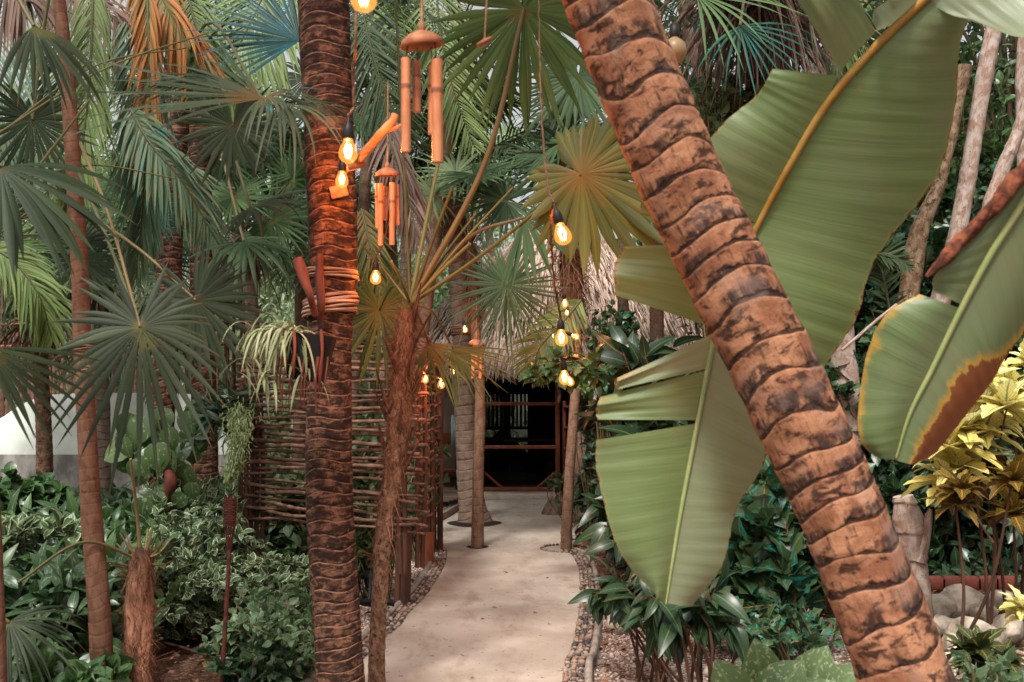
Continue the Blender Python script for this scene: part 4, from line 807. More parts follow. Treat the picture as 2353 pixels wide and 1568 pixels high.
# filler fan palms in the middle distance
FP = [ # px of trunk base, py base, Y, crown px, py, n, petiole, R, mats, trunk mat, label
 (100,1165,11.2, 88,742, 13,.9,.62,['fan_pale','fan_green'],'mottled','fibrous-topped fan palm standing in front of the stick fence at far left'),
 (232,1150,11.5, 226,640, 12,1.0,.62,['fan_green','fan_pale','fan_mid'],'palm_grey','thin grey-trunked palm in front of the white curved wall'),
 (580,1150,11.8, 574,560, 12,1.0,.62,['fan_green','fan_mid'],'palm_grey','grey palm behind the left end of the woven fence'),
 (680,1150,13.5, 690,470, 12,1.0,.65,['fan_pale','fan_green'],'slim_tan','palm hidden partly behind the dark twine-wrapped trunk'),
 (930,1100,15.5, 930,400, 13,1.1,.7,['fan_pale','fan_green'],'palm_grey','pale far palm between the bamboo chimes and the hut roof'),
 (1170,1100,20., 1110,400, 14,1.1,.75,['fan_pale'],'palm_grey','palest far fan palm above the hut roof'),
 (1420,1120,13.2, 1430,330, 14,1.1,.7,['fan_green','fan_mid','fan_pale'],'slim_tan','fan palm behind the upper part of the leaning trunk'),
 (1500,1100,10.5, 1500,120, 14,1.1,.7,['fan_dark','fan_mid'],'slim_tan','tall dark-leaved fan palm at top centre right'),
 (893,1150,10.8, 1060,60, 13,1.0,.7,['fan_green','fan_mid'],'slim_tan','tall green fan palm crowning the top centre of the picture'),
 (-40,1150,9.5, -30,560, 12,1.0,.65,['fan_green','fan_dark'],'slim','green fan palm at the far left edge behind the drooping leaves'),
 (330,1150,14.5, 330,600, 12,1.1,.7,['fan_pale','fan_green'],'slim_tan','light green palm behind the teal fan leaf'),
 (180,1120,16., 170,420, 14,1.3,.8,['fan_green','fan_mid'],'palm_grey','tall far palm above the stick fence'),
 (470,1120,13., 470,420, 13,1.2,.8,['fan_mid','fan_green'],'palm_grey','mid green palm behind the hanging orange fronds'),
 (780,1120,12., 850,240, 13,1.1,.7,['fan_mid','fan_dark'],'slim_tan','dark green palm just right of the twine-wrapped trunk top'),
]
for k, (bx, by, Y, cx, cy, nf, pl, Rr, mats, tm_, lab) in enumerate(FP):
    c = P(cx, cy, Y); b = np.array([P(bx, by, Y)[0], Y, 0.]); o = thing('fan_palm', lab, 'palm tree', b)
    rr = .085 if k < 6 else .075
    trunk(o, 'trunk', [b-V3(0, 0, .1), (b*.6+c*.4)+V3(.04, 0, 0), c], [rr*1.25, rr, rr*.9], M[tm_], 18, 140, spacing=.10, depth=.004, seed=50+k)
    crown_fans(o, c, nf, pl, Rr, None, el=(-12 if bx < 600 else -40, 75), seed=60+k, mats=mats, nseg=34)
    fibres(o, [c-V3(0, 0, .45), c], [rr*1.1, rr*1.4], 220, (.08, .3), .005, up=.3)
    N = 70; a = rng.uniform(0, 6.28, N); d = np.stack([np.cos(a)*.8, np.sin(a)*.8, rng.uniform(-.6, .5, N)], 1); m = MB(); blades(m, c+rng.normal(0, .06, (N, 3)), d, np.cross(d, rng.normal(0, .5, (N, 3))+V3(0, 0, 1)), rng.uniform(.35, 1.0, N), .011, rng.uniform(1.5, 5, N), 8, np.array([.3,.7,1,1,.9,.7,.4,.05]), .4, curl=rng.normal(0, .4, (N, 3))); m.build('dead_frond', M['pin_dead'], o)

# far broadleaf trees and thicket
T_o = tmpl('ovate', 4, .25, .3, .30); T_l = tmpl('lance', 5, .35, .3, .17)
def crown_tree(name, label, base, crown, rad, n, size, mat, T, rt=.12, clumps=26, group='trees beyond the hut'):
    o = thing(name, label, 'tree', base, group); c = np.array(crown, float); rad = np.array(rad, float); b = np.array(base, float)
    m = MB(); m.tube([b, b*.5+c*.5+rng.normal(0, .15, 3), c], [rt, rt*.7, rt*.3], 8, 16)
    ml = MB(); PP = []
    cc = nrm(rng.normal(size=(clumps, 3)))*rng.random((clumps, 1))**.4*rad+c
    for q in cc: m.tube([b*.35+c*.65, (b*.2+c*.8+q)/2, q], [rt*.35, rt*.1], 5, 8); PP.append(q+nrm(rng.normal(size=(n//clumps, 3)))*(rng.random((n//clumps, 1))**.5)*rad.min()*rng.uniform(.28, .5)*np.array([1.2, 1.2, .7]))
    PP = np.vstack(PP); N = len(PP); leaves(ml, T, PP, rng.normal(0, .7, (N, 3))+V3(0, 0, -.35), rng.normal(0, .5, (N, 3))+V3(0, -.2, 1), size*rng.uniform(.6, 1.3, N))
    m.build('trunk', M['slim_tan'], o); ml.build('crown', M[mat], o); return o
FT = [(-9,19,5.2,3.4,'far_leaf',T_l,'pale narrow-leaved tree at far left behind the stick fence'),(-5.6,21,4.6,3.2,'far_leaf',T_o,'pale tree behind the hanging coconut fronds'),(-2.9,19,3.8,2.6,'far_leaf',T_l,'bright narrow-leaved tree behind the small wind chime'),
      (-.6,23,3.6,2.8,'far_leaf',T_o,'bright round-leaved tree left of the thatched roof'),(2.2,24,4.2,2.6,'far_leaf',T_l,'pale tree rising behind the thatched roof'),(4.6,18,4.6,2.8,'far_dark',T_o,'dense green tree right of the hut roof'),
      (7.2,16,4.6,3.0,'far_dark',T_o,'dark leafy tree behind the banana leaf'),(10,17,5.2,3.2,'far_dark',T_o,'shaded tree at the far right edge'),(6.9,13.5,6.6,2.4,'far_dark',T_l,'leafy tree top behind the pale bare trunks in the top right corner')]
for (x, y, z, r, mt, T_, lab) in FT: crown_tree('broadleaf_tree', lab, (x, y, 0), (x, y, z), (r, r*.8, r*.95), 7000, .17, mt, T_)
th_ = MB(); N = 42000; x = rng.uniform(-24, 24, N); z = rng.random(N)**.8; y = 26+rng.normal(0, 1.0, N)+2.0*np.sin(x*.6); H = 4.8+.9*np.sin(x*.9)+.6*np.sin(x*2.3+1)
q = .5+.5*np.sin(x*2.1+3*np.sin(z*9))*np.cos(z*14+x); y = y-1.5*q
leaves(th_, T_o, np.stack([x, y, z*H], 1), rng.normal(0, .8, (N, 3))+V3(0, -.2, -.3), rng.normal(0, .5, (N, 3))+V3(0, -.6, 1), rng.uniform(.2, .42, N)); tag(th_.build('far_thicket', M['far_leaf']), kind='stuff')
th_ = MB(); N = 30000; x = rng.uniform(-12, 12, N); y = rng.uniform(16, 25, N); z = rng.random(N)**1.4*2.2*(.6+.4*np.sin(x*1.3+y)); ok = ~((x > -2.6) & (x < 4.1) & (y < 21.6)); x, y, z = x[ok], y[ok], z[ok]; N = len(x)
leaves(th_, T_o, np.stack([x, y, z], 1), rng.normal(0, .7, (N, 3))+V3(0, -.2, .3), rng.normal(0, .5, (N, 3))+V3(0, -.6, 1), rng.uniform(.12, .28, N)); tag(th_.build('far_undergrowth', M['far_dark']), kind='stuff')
# ------------------------------------------------------------------ banana plants (foreground)
def ban_mat(name, dry=None, u0=.55, pale=False):
    k = NT(name); u, v, r, vec = k.lc()
    cv = k.n('ShaderNodeCombineXYZ', X=k.math('MULTIPLY', u, .35), Y=k.math('MULTIPLY', v, 16.0), Z=r).outputs[0]
    st = k.noise(cv, 2.2, 4, .6); fine = k.noise(k.n('ShaderNodeCombineXYZ', X=k.math('MULTIPLY', u, .5), Y=k.math('MULTIPLY', v, 90.0), Z=r).outputs[0], 2.0, 2); big = k.noise(k.obj(), 4.5, 3)
    a, b, c = ((.165,.230,.092), (.115,.170,.055), (.22,.27,.14)) if not pale else ((.235,.275,.165), (.19,.235,.12), (.28,.32,.21))
    col = k.mix(k.step(st, .2, .8), a, b); col = k.mix(k.step(fine, .45, .75, 0, .35), col, c); col = k.mix(k.step(big, .5, .8, 0, .5), col, (.20, .17, .06))
    ed = k.math('ADD', u, k.math('MULTIPLY', k.math('SUBTRACT', st, .5), .16))
    col = k.mix(k.step(ed, .965, .995, 0, .6), col, (.32, .27, .08)); col = k.mix(k.step(ed, .99, 1.0), col, (.16, .07, .03))
    spn = k.noise(k.obj(), 17, 3, .6); col = k.mix(k.step(spn, .70, .74, 0, .7), col, (.22, .16, .05)); lg = k.noise(k.obj(), 2.2, 3); col = k.mix(k.step(lg, .45, .75, 0, .5), col, (.20, .215, .135))
    if dry:
        jag = k.noise(k.n('ShaderNodeCombineXYZ', X=k.math('MULTIPLY', u, .8), Y=k.math('MULTIPLY', v, 7.0), Z=r).outputs[0], 2.0, 5, .75)
        e2 = k.math('SUBTRACT', k.math('ADD', u, k.math('MULTIPLY', k.math('SUBTRACT', jag, .5), .5)), k.step(v, .45, 1.05, 1.02, .42) if u0 < .7 else u0)
        col = k.mix(k.step(e2, -.16, .0), col, (.50, .30, .06)); col = k.mix(k.step(e2, .0, .015), col, dry)
    k.bump(k.math('ADD', fine, k.math('MULTIPLY', st, 1.5)), .25, .004)
    return k.fin(col, .38, .35, .35)
M['ban'] = ban_mat('banana_blade'); M['ban_pale'] = ban_mat('banana_blade_pale', pale=True); M['ban_dry'] = ban_mat('banana_blade_dry_margin', dry=(.24, .085, .035), u0=.62)
M['ban_edge'] = ban_mat('banana_blade_yellow_margin', dry=(.30, .20, .05), u0=1.02)
M['rib'] = plain('banana_midrib', (.36, .165, .03), (.42, .25, .06), 12, .4, bump=.1); M['rib_g'] = plain('banana_midrib_green', (.28, .33, .12), (.36, .36, .15), 12, .4, bump=.1)
M['dry_roll'] = plain('dry_leaf_edge', (.22, .065, .03), (.06, .02, .012), 30, .9, bump=.9, bd=.01)
def panel(o, rib, edge, mat, arch=.03, rip=.0010, v0=0.0, seed=0, Mn=60, K=12, Ln=1.0):
    a = spline([P(*q) for q in rib], Mn); b = spline([P(*q) for q in edge], Mn); q = np.random.default_rng(seed); ph = q.random(5)*6
    N = nrm(np.cross(np.gradient(a, axis=0), b-a)); 
    if N.mean(0)[1] > 0: N = -N
    s = np.linspace(0, 1, K); t = np.linspace(0, 1, Mn)
    jag = 1+.006*np.sin(t*13*Ln+ph[0])+.003*np.sin(t*57*Ln+ph[1])
    V = a[:, None]+(b-a)[:, None]*(s[None, :, None]*jag[:, None, None]) + N[:, None]*(arch*np.sin(np.pi*s*.95)[None, :]+rip*(np.sin(t*70*Ln+ph[2])+.7*np.sin(t*31*Ln+ph[3]))[:, None]*s[None, :]**.5+.012*np.sin(t*9+ph[4])[:, None]*s[None, :]**2)[..., None]
    C = np.zeros((Mn, K, 3)); C[..., 0] = s[None]; C[..., 1] = v0+t[:, None]*Ln; C[..., 2] = .1*seed
    i, j = np.meshgrid(np.arange(Mn-1), np.arange(K-1), indexing='ij'); bb = (i*K+j).ravel(); m = MB(); m.add(V.reshape(-1, 3), np.stack([bb, bb+1, bb+K+1, bb+K], 1), C.reshape(-1, 3)); ob = m.build('blade', M[mat], o)
    return ob
def withY(pts, Y): return [(x, y, Y if np.ndim(Y) == 0 else np.interp(k/(max(len(pts)-1, 1)), np.linspace(0, 1, len(Y)), Y)) for k, (x, y) in enumerate(pts)]
o = thing('banana_leaf', 'huge torn green banana leaf with an orange midrib hanging behind the leaning trunk', 'banana leaf', P(2330, -220, 2.85))
RibY = lambda y: np.interp(y, [-200, 0, 520, 770, 1390], [2.9, 3.0, 3.30, 3.34, 3.30])
def rp(pts): return [(x, y, RibY(y)) for x, y in pts]
def ep(pts, dy): return [(x, y, RibY(y)+dy) for x, y in pts]
m = MB(); m.tube([P(*q)+V3(0, -.006, 0) for q in rp([(2330,-220),(2200,-70),(2125,0),(2010,110),(1900,240),(1815,380),(1740,520),(1685,640),(1642,770)])], [.018,.015,.0145,.013,.0115,.009,.007], 10, 50); m.build('midrib', M['rib'], o)
m = MB(); m.tube([P(*q)+V3(0, -.004, 0) for q in rp([(1642,770),(1605,960),(1567,1160),(1545,1290),(1530,1388)])], [.010,.008,.006,.003], 8, 40); m.build('midrib', M['rib_g'], o)
panel(o, rp([(2125,0),(2010,110),(1900,240),(1815,380),(1740,520),(1680,650),(1648,750)]), ep([(2228,20),(2202,110),(2195,260),(2150,400),(2010,590),(1962,735),(1892,852)], .04), 'ban', .05, seed=1, Ln=1.6, Mn=110)
panel(o, rp([(2330,-220),(2200,-70),(2125,0)]), [(2520,20,2.75),(2400,92,2.78),(2232,42,2.9)], 'ban_pale', -.03, seed=2, Ln=.6)
panel(o, rp([(2013,73),(1970,118),(1930,167)]), ep([(1925,-60),(1860,-60),(1805,-40)], -.03), 'ban', .02, seed=3, Ln=.4)
panel(o, rp([(2110,6),(2060,50),(2015,72)]), ep([(2070,-40),(2030,0),(2003,46)], -.05), 'ban_pale', .01, seed=4, Ln=.3)
panel(o, rp([(1925,174),(1870,290),(1815,380),(1745,515)]), ep([(1775,158),(1742,215),(1655,292),(1545,440)], .05), 'ban', .03, seed=5, Ln=1.0)
panel(o, rp([(1745,516),(1720,565)]), ep([(1475,455),(1466,492)], .05), 'ban', .02, seed=6, Ln=.3)
panel(o, rp([(1715,560),(1680,650),(1648,757)]), ep([(1432,568),(1413,612),(1411,678)], .02), 'ban', .05, seed=7, Ln=.6)
panel(o, rp([(1636,768),(1630,805),(1622,848)]), ep([(1420,868),(1412,885),(1416,896)], -.02), 'ban_pale', .03, seed=8, Ln=.3)
panel(o, rp([(1620,853),(1608,910),(1597,966)]), ep([(1378,912),(1371,938),(1371,965)], .0), 'ban', .03, seed=9, Ln=.4)
panel(o, rp([(1596,974),(1582,1070),(1563,1180),(1546,1285),(1530,1386)]), ep([(1369,1012),(1373,1090),(1402,1212),(1448,1305),(1520,1380)], .02), 'ban', .04, seed=10, Ln=1.0)
panel(o, rp([(1642,768),(1604,960),(1567,1160),(1546,1285),(1530,1386)]), ep([(1775,850),(1762,1045),(1697,1165),(1655,1295),(1592,1392)], .06), 'ban_pale', .02, seed=11, Ln=1.4, Mn=80)
o = thing('banana_leaf', 'banana leaf with a burnt brown and yellow margin at the right edge', 'banana leaf', P(2450, 280, 2.75))
yc = lambda y: np.interp(y, [280, 700, 1060], [2.7, 2.85, 2.95])
def rc(pts, d=0.0): return [(x, y, yc(y)+d) for x, y in pts]
m = MB(); m.tube([P(*q)+V3(0, -.005, 0) for q in rc([(2450,290),(2353,460),(2275,585),(2205,715),(2140,850),(2090,950),(2058,1052)])], [.013,.011,.009,.007,.003], 10, 50); m.build('midrib', M['rib_g'], o)
panel(o, rc([(2450,290),(2353,460),(2275,585),(2212,702)]), rc([(2420,330),(2260,510),(2150,625),(2146,670)], .02), 'ban', .02, seed=12, Ln=.8)
panel(o, rc([(2208,710),(2140,850),(2090,950),(2058,1056)]), rc([(2110,676),(2035,722),(1992,815),(1972,940),(1978,1010),(2010,1048)], .04), 'ban_edge', .03, seed=13, Ln=.9)
panel(o, rc([(2450,290),(2353,460),(2275,585),(2205,715),(2140,850),(2090,950),(2058,1058)]), rc([(2560,560),(2420,690),(2310,815),(2268,880),(2215,960),(2150,1045),(2100,1062)], .03), 'ban_dry', .03, seed=14, Ln=1.6, Mn=110)
m = MB(); m.tube([P(*q) for q in rc([(2430,318),(2340,410),(2255,505),(2180,585),(2128,636)], -.01)], [.022,.024,.017,.019,.005], 24, 160, rfun=lambda RR, L, th: (RR*(1+.16*np.sin(th*3+L*25)+.10*np.sin(L*61+th)+.07*np.sin(th*7+L*140)), 0*RR+.5)); m.build('dry_rolled_edge', M['dry_roll'], o)

# ------------------------------------------------------------------ string lights
def glass():
    k = NT('bulb_glass'); t = k.n('ShaderNodeBsdfTransparent'); t.inputs[0].default_value = (1, .86, .62, 1); e = k.n('ShaderNodeEmission'); e.inputs[0].default_value = (1, .36, .06, 1); e.inputs[1].default_value = .34
    g = k.n('ShaderNodeBsdfGlossy'); g.inputs['Roughness'].default_value = .05; a = k.n('ShaderNodeAddShader'); k.t.links.new(t.outputs[0], a.inputs[0]); k.t.links.new(e.outputs[0], a.inputs[1])
    m = k.n('ShaderNodeMixShader'); m.inputs[0].default_value = .07; k.t.links.new(a.outputs[0], m.inputs[1]); k.t.links.new(g.outputs[0], m.inputs[2]); k.t.links.new(m.outputs[0], k.out.inputs[0]); return k.m
M['glass'] = glass(); M['filament'] = emis('filament', (1, .60, .25), 14)
M['frost'] = NT('frosted_globe').fin((.42, .28, .15), .35, .4, .5)
def bulb(px, py, Y, label, r=.03, ax=(0, 0, -1), e=4.0, light=True, nm='light_bulb', simple=False):
    c = P(px, py, Y); ax = nrm(np.array(ax, float)); o = thing(nm, label, 'light bulb', c, 'glowing bulbs of the string lights'); s = r/.03
    m = MB(); m.lathe(c-ax*.035*s, [(.013*s, 0), (.016*s, .008*s), (.024*s, .022*s), (.030*s, .042*s), (.029*s, .056*s), (.021*s, .068*s), (.010*s, .074*s), (0, .076*s)], 20, ax); m.build('glass', M['glass'], o)
    m = MB()
    u = nrm(np.cross(ax, (0, 1, .01)))
    for k in (-1, 1): m.tube([c-ax*.018*s+u*.005*s*k, c+ax*.0*s+u*.010*s*k, c+ax*.024*s+u*.004*s*k], .0030*s, 6, 10)
    m.build('filament', M['filament'], o)
    m = MB(); m.lathe(c-ax*.033*s, [(0, .002), (.016*s, 0), (.018*s, -.006*s), (.018*s, -.030*s), (.014*s, -.042*s), (.006*s, -.056*s), (.004*s, -.075*s), (0, -.078*s)], 16, ax); m.build('socket', M['black'], o)
    if light:
        l = bpy.data.lights.new('bulb_light', 'POINT'); l.energy = e; l.color = (1.0, .30, .08); l.shadow_soft_size = .005*s; q = bpy.data.objects.new('bulb_light', l); COL.objects.link(q); q.parent = o; q.location = (0, -0.0, 0)
    BL.append(o); return c-ax*.11*s
BL = []
def cord(i, pts, r=.004, mat='cord', n=60):
    m = MB(); p = spline(pts, n); p[1:-1] += rng.normal(0, r*.35, (n-2, 3)); m.tube(p, r, 6); return m.build('cord', M[mat], BL[i])
b1 = bulb(800, 346, 3.9, 'large glowing bulb hanging right in front of the twine-wrapped trunk', .038, (.0, 0, -1), 14)
b2 = bulb(786, 412, 4.55, 'glowing bulb just below the large one in front of the twine-wrapped trunk', .030, (-.05, 0, -1), 10)
b3 = bulb(1292, 537, 3.6, 'glowing bulb hanging left of the leaning trunk and tilted sideways, on a ropy cord', .032, (.28, 0, -1), 8)
b4 = bulb(863, 637, 4.95, 'glowing bulb above the yellow fan leaf right of the twine-wrapped trunk', .028, (0, 0, -1), 3.5)
b5 = bulb(1290, 776, 4.6, 'glowing bulb on the ropy cord level with the hut roof fringe', .030, (.05, 0, -1), 8)
b6 = bulb(1297, 867, 6.0, 'glowing bulb low among yellowish leaves at the right end of the thatch', .034, (.05, 0, -1), 12)
b7 = bulb(836, -12, 2.5, 'blurred near bulb cut by the top edge above the ringed trunk', .034, (0, 0, -1), 1)
small = [(1310,876,7.5,.03,(.3,0,-1),'half-hidden bulb just behind the lowest bright bulb at right'),(1298,697,8.0,.028,(.1,0,-1),'small bulb beside the shaggy orange trunk, upper of two'),(1303,718,8.6,.022,(0,0,-1),'small bulb beside the shaggy orange trunk, lower of two'),
         (1321,773,8.2,.028,(.9,0,-.4),'small sideways bulb right of the roof-level bulb'),(1272,771,9.5,.02,(0,0,-1),'tiny bulb glinting left of the roof-level bulb'),(1283,784,9.8,.022,(0,0,-1),'tiny bulb low left of the roof-level bulb'),(1318,851,8.4,.018,(.6,0,-1),'tiny bulb among the yellow leaves above the lowest bright bulb'),
         (1068,756,9.8,.030,(.2,0,-1),'bulb glowing against the flared ringed palm trunk'),(1041,853,9.2,.028,(.6,0,-1),'bulb at the top right corner of the woven fence, beside the ringed trunk'),(1014,882,7.6,.030,(0,0,-1),'bulb hanging below a black socket at the end of the woven fence'),(978,871,7.2,.024,(-.2,0,-1),'bulb partly hidden by the shaggy palm leaves at the fence top')]
for (x, y, Y, r, ax, lab) in small: bulb(x, y, Y, lab, r, ax, 4.5, light=r > .021)
gl_ = thing('globe_lamp', 'pale round globe lamp showing behind the upper leaning trunk', 'lamp', P(1562, 112, 3.9))
m = MB(); m.lathe(P(1550, 118, 3.9), [(0, -.050), (.025, -.044), (.045, -.025), (.050, 0), (.044, .028), (.025, .046), (.012, .056), (.012, .075)], 24); m.build('globe', M['frost'], gl_); m = MB(); m.lathe(P(1550, 118, 3.9), [(.018, .06), (.02, .07), (.018, .11), (0, .112)], 16); m.build('cap', M['black'], gl_)
cord(0, [P(818,-60,3.7), P(817,90,3.7), P(812,170,3.85), P(813,240,3.9), b1], .0055, 'branch_or')
cord(1, [P(806,290,4.0), P(800,320,4.5), b2], .004)
cord(2, [P(1238,-40,4.4), P(1240,120,4.3), P(1246,300,4.0), P(1258,420,3.7), b3], .0042)
cord(4, [b3, P(1266,520,3.8), P(1268,580,4.2), P(1276,660,4.5), b5], .0052, 'fibre')
cord(5, [b5, P(1302,800,5.0), P(1300,820,5.6), b6], .005, 'cord')
cord(16, [P(905,820,6.4), P(978,858,7.2), P(1014,868,7.6), P(1041,842,9.2), P(1068,742,9.8), P(1100,700,10)], .006)
cord(8, [P(1310,862,7.5), P(1318,835,8.2), P(1318,765,8.2), P(1304,706,8.4), P(1300,680,8.0), P(1310,600,8.4)], .006)
cord(3, [P(905,470,4.9), P(880,560,4.95), b4], .004, 'drift')

# ------------------------------------------------------------------ wind chimes
def chime(px, py, Y, s, label, tubes, disc_tilt=.15, drop=0.0):
    c = P(px, py, Y); o = thing('wind_chime', label, 'wind chime', c, 'bamboo wind chimes'); ax = nrm((disc_tilt, -.15, 1))
    m = MB(); m.lathe(c, [(0, .034*s), (.012*s, .034*s), (.035*s, .026*s), (.058*s, .010*s), (.066*s, -.010*s), (.063*s, -.012*s), (.052*s, .002*s), (.0, .018*s)], 32, ax); m.build('top_disc', M['coco'], o)
    m = MB(); m.lathe(c+V3(0, 0, .034*s), [(.008*s, 0), (.012*s, .01*s), (.011*s, .022*s), (.004*s, .032*s), (.004*s, .4)], 10); m.build('hanging_knot', M['branch_or'], o)
    for (dx, dy, z0, z1, r) in tubes:
        a = c+V3(dx*s, dy*s, z0*s); b = c+V3(dx*s+rng.normal(0, .003), dy*s, z1*s); m = MB()
        pts = np.linspace(a, b, 24); L = np.linspace(0, 1, 24); rr = r*s*(1+.12*np.exp(-((L-.3)/.012)**2)+.12*np.exp(-((L-.72)/.012)**2)+.10*np.exp(-((L-.02)/.02)**2)); m.tube(pts, list(rr), 12, cap=False, rfun=lambda RR, L, th: (RR, np.exp(-((L/L.max()-.3)/.012)**2)+np.exp(-((L/L.max()-.72)/.012)**2))); m.tube(pts[::-1], list(rr[::-1]*.78), 12, cap=True); t_ = m.build('bamboo_tube', M['bamboo'], o)
        m = MB(); m.tube([c+V3(dx*s*.85, dy*s*.8, -.004*s), a-V3(0, 0, .012*s)], .0016*s, 4); m.build('string', M['cord'], t_)
    return o
chime(969, 98, 2.9, 1.0, 'large blurred bamboo wind chime with a round shell top hanging at top centre', [(-.045,-.02,-.055,-.335,.0135),(-.052,.02,-.05,-.26,.011),(-.018,.035,-.045,-.20,.012),(.030,.03,-.06,-.27,.012),(.047,-.02,-.060,-.365,.0165)], -.12)
chime(890, 400, 4.5, .86, 'smaller bamboo wind chime with a flat disc, below and left of the larger one', [(-.052,-.01,-.055,-.29,.012),(-.030,-.035,-.06,-.385,.014),(-.012,.03,-.06,-.24,.011),(.030,-.03,-.055,-.385,.015),(.048,.02,-.055,-.27,.012)], -.02)
o = chime(1095, 790, 9.6, 1.2, 'tiny bamboo wind chime hanging far away in front of the thatch beside the slim trunk', [(-.03,0,-.03,-.28,.016),(.0,-.03,-.03,-.20,.014),(.035,0,-.03,-.28,.016)])
o = thing('hanging_disc', 'small wooden disc hanging on an orange string right of the large wind chime', 'ornament', P(1113, 97, 2.7)); c = P(1113, 97, 2.7)
m = MB(); m.lathe(c, [(0, .008), (.020, .006), (.024, 0), (.020, -.006), (0, -.008)], 20, (-.55, -.3, 1)); m.build('disc', M['coco'], o); m = MB(); m.tube([c, P(1118, 0, 2.7), P(1117, -80, 2.7)], .0022, 5, 12); m.build('string', M['branch_or'], o)
tag(MB().tube([P(770,452,4.85), P(790,392,4.78), P(822,368,4.5), P(872,312,4.2), P(902,278,4.15), P(908,264,4.15)], [.020,.024,.021,.019,.017,.018], 9, 50, rfun=lambda RR, L, th: (RR*(1+.08*np.sin(L*30+th)+.05*np.sin(L*90)), 0*RR+.6)).tube([P(888,302,4.18), P(912,293,4.15), P(936,280,4.15)], [.010,.007], 7, 12).tube([P(800,385,4.5),P(828,378,4.5),P(836,370,4.5)],[.018,.015],8,12).build('forked_branch', M['branch_or'], None, org=P(790, 385, 4.5)), 'forked cut branch sticking out of the twine-wrapped trunk beside the large bulb', 'branch')
m = MB(); a = R(-14); m.box(P(779, 440, 4.80), (.085, .02, .06), rot=[[math.cos(a), 0, math.sin(a)], [0, 1, 0], [-math.sin(a), 0, math.cos(a)]], bev=.004, rnd=.7); tag(m.build('wooden_block', M['branch_or'], None, False, org=P(779, 440, 4.80)), 'small tilted wooden block fixed below the bulbs on the twine-wrapped trunk', 'block')

# ------------------------------------------------------------------ driftwood sticks and hanging planter on the trunk
Yp = 4.62
tag(MB().tube([P(683,594,Yp), P(690,615,Yp), P(702,650,Yp), P(714,685,Yp), P(724,725,Yp+.05)], [.024,.026,.022,.018,.014], 10, 44, rfun=lambda RR, L, th: (RR*(1+.10*np.sin(L*26+th*2)), 0*RR+.6)).tube([P(735,585,4.80), P(734,640,4.78), P(738,700,4.76), P(735,740,4.78)], [.016,.022,.020,.012], 9, 34).build('driftwood', M['drift'], None, org=P(716, 690, Yp)), 'smooth red forked driftwood tied with twine above the black planter', 'driftwood')
o = thing('hanging_planter', 'black plastic pot tied to the dark trunk with bark straps, holding the spider plant', 'planter', P(718, 815, 4.5))
m = MB(); c = P(712, 812, 4.45); tw = R(-8); rot = np.array([[math.cos(tw), 0, -math.sin(tw)], [0, 1, 0], [math.sin(tw), 0, math.cos(tw)]])
for z0, z1, w0, w1 in ((-.125, .085, .080, .104),):
    V = []; 
    for z, w_ in ((z0, w0), (z1, w1), (z1, w1-.010), (z0+.02, w0-.012)):
        for k in range(24):
            a = 2*math.pi*k/24; q = (abs(math.cos(a))**4+abs(math.sin(a))**4)**(-.25); V.append(rot@np.array([math.cos(a)*w_*q, math.sin(a)*w_*q*.9, z]))
    F = [(r*24+k, r*24+(k+1) % 24, (r+1)*24+(k+1) % 24, (r+1)*24+k) for r in range(3) for k in range(24)]; V.append(rot@np.array([0, 0, z0])); F += [(k, (k+1) % 24, 96, 96) for k in range(24)]; V.append(rot@np.array([0, 0, z0+.02])); F += [(72+k, 72+(k+1) % 24, 97, 97) for k in range(24)]; m.add(np.array(V)+c, F)
m.build('pot', M['pot'], o)
m = MB(); m.lathe(c+V3(0, 0, .055), [(.075, 0), (0, .012)], 18); m.build('soil', M['soil'], o)
for x in (-.045, .075):
    m = MB(); m.tube([c+V3(x-.008, -.095, .10), c+V3(x, -.102, 0), c+V3(x-.012, -.088, -.10), c+V3(x-.02, -.06, -.17)], [.006, .008, .005], 6, 20, rfun=lambda RR, L, th: (RR*(1+.2*np.sin(th*4+L*40)), 0*RR+.6)); m.build('bark_strap', M['drift'], o)
m = MB()
for k in range(9): x = -.14+.03*k+rng.normal(0, .01); m.tube([c+V3(x, -.09, -.02), c+V3(x-.01, -.10, -.12), c+V3(x-.02+rng.normal(0, .01), -.08, -.2-.07*rng.random())], [.0045, .0025], 5, 12, rnd=.1)
m.build('hanging_roots', M['drift'], o)
sp_ = thing('spider_plant', 'pale spider plant spilling from the black pot on the dark trunk', 'plant', P(700, 770, 4.5))
m = MB(); N = 130; a = rng.uniform(0, 2*math.pi, N); cx = c+V3(-.10, .0, .09); a = np.where(rng.random(N) < .62, rng.uniform(2.4, 4.4, N), a)
e = rng.uniform(.1, 1.25, N); d = np.stack([np.cos(a)*np.cos(e), np.sin(a)*np.cos(e)-.1, np.sin(e)], 1)
p0 = cx+rng.normal(0, 1, (N, 3))*V3(.05, .03, .01); blades(m, p0, d, np.cross(d, rng.normal(0, .25, (N, 3))+V3(0, 0, 1)), rng.uniform(.15, .31, N), rng.uniform(.0045, .0072, N), rng.uniform(2.2, 5.5, N), 11, np.array([.5,.8,.95,1,1,.95,.9,.8,.6,.35,.05]), .35, gp=1.1); m.build('leaves', M['spider'], sp_)
m = MB(); N = 20; p0 = c+np.stack([rng.uniform(-.30, .02, N), rng.uniform(-.12, -.02, N), rng.uniform(-.14, -.02, N)], 1); d = np.stack([rng.normal(0, .5, N), rng.normal(-.3, .3, N), rng.uniform(-.5, .4, N)], 1); blades(m, p0, d, np.cross(d, V3(0, .1, 1)), rng.uniform(.12, .24, N), .007, rng.uniform(2, 5, N), 7, None, .35); m.build('plantlet_leaves', M['spider'], sp_)

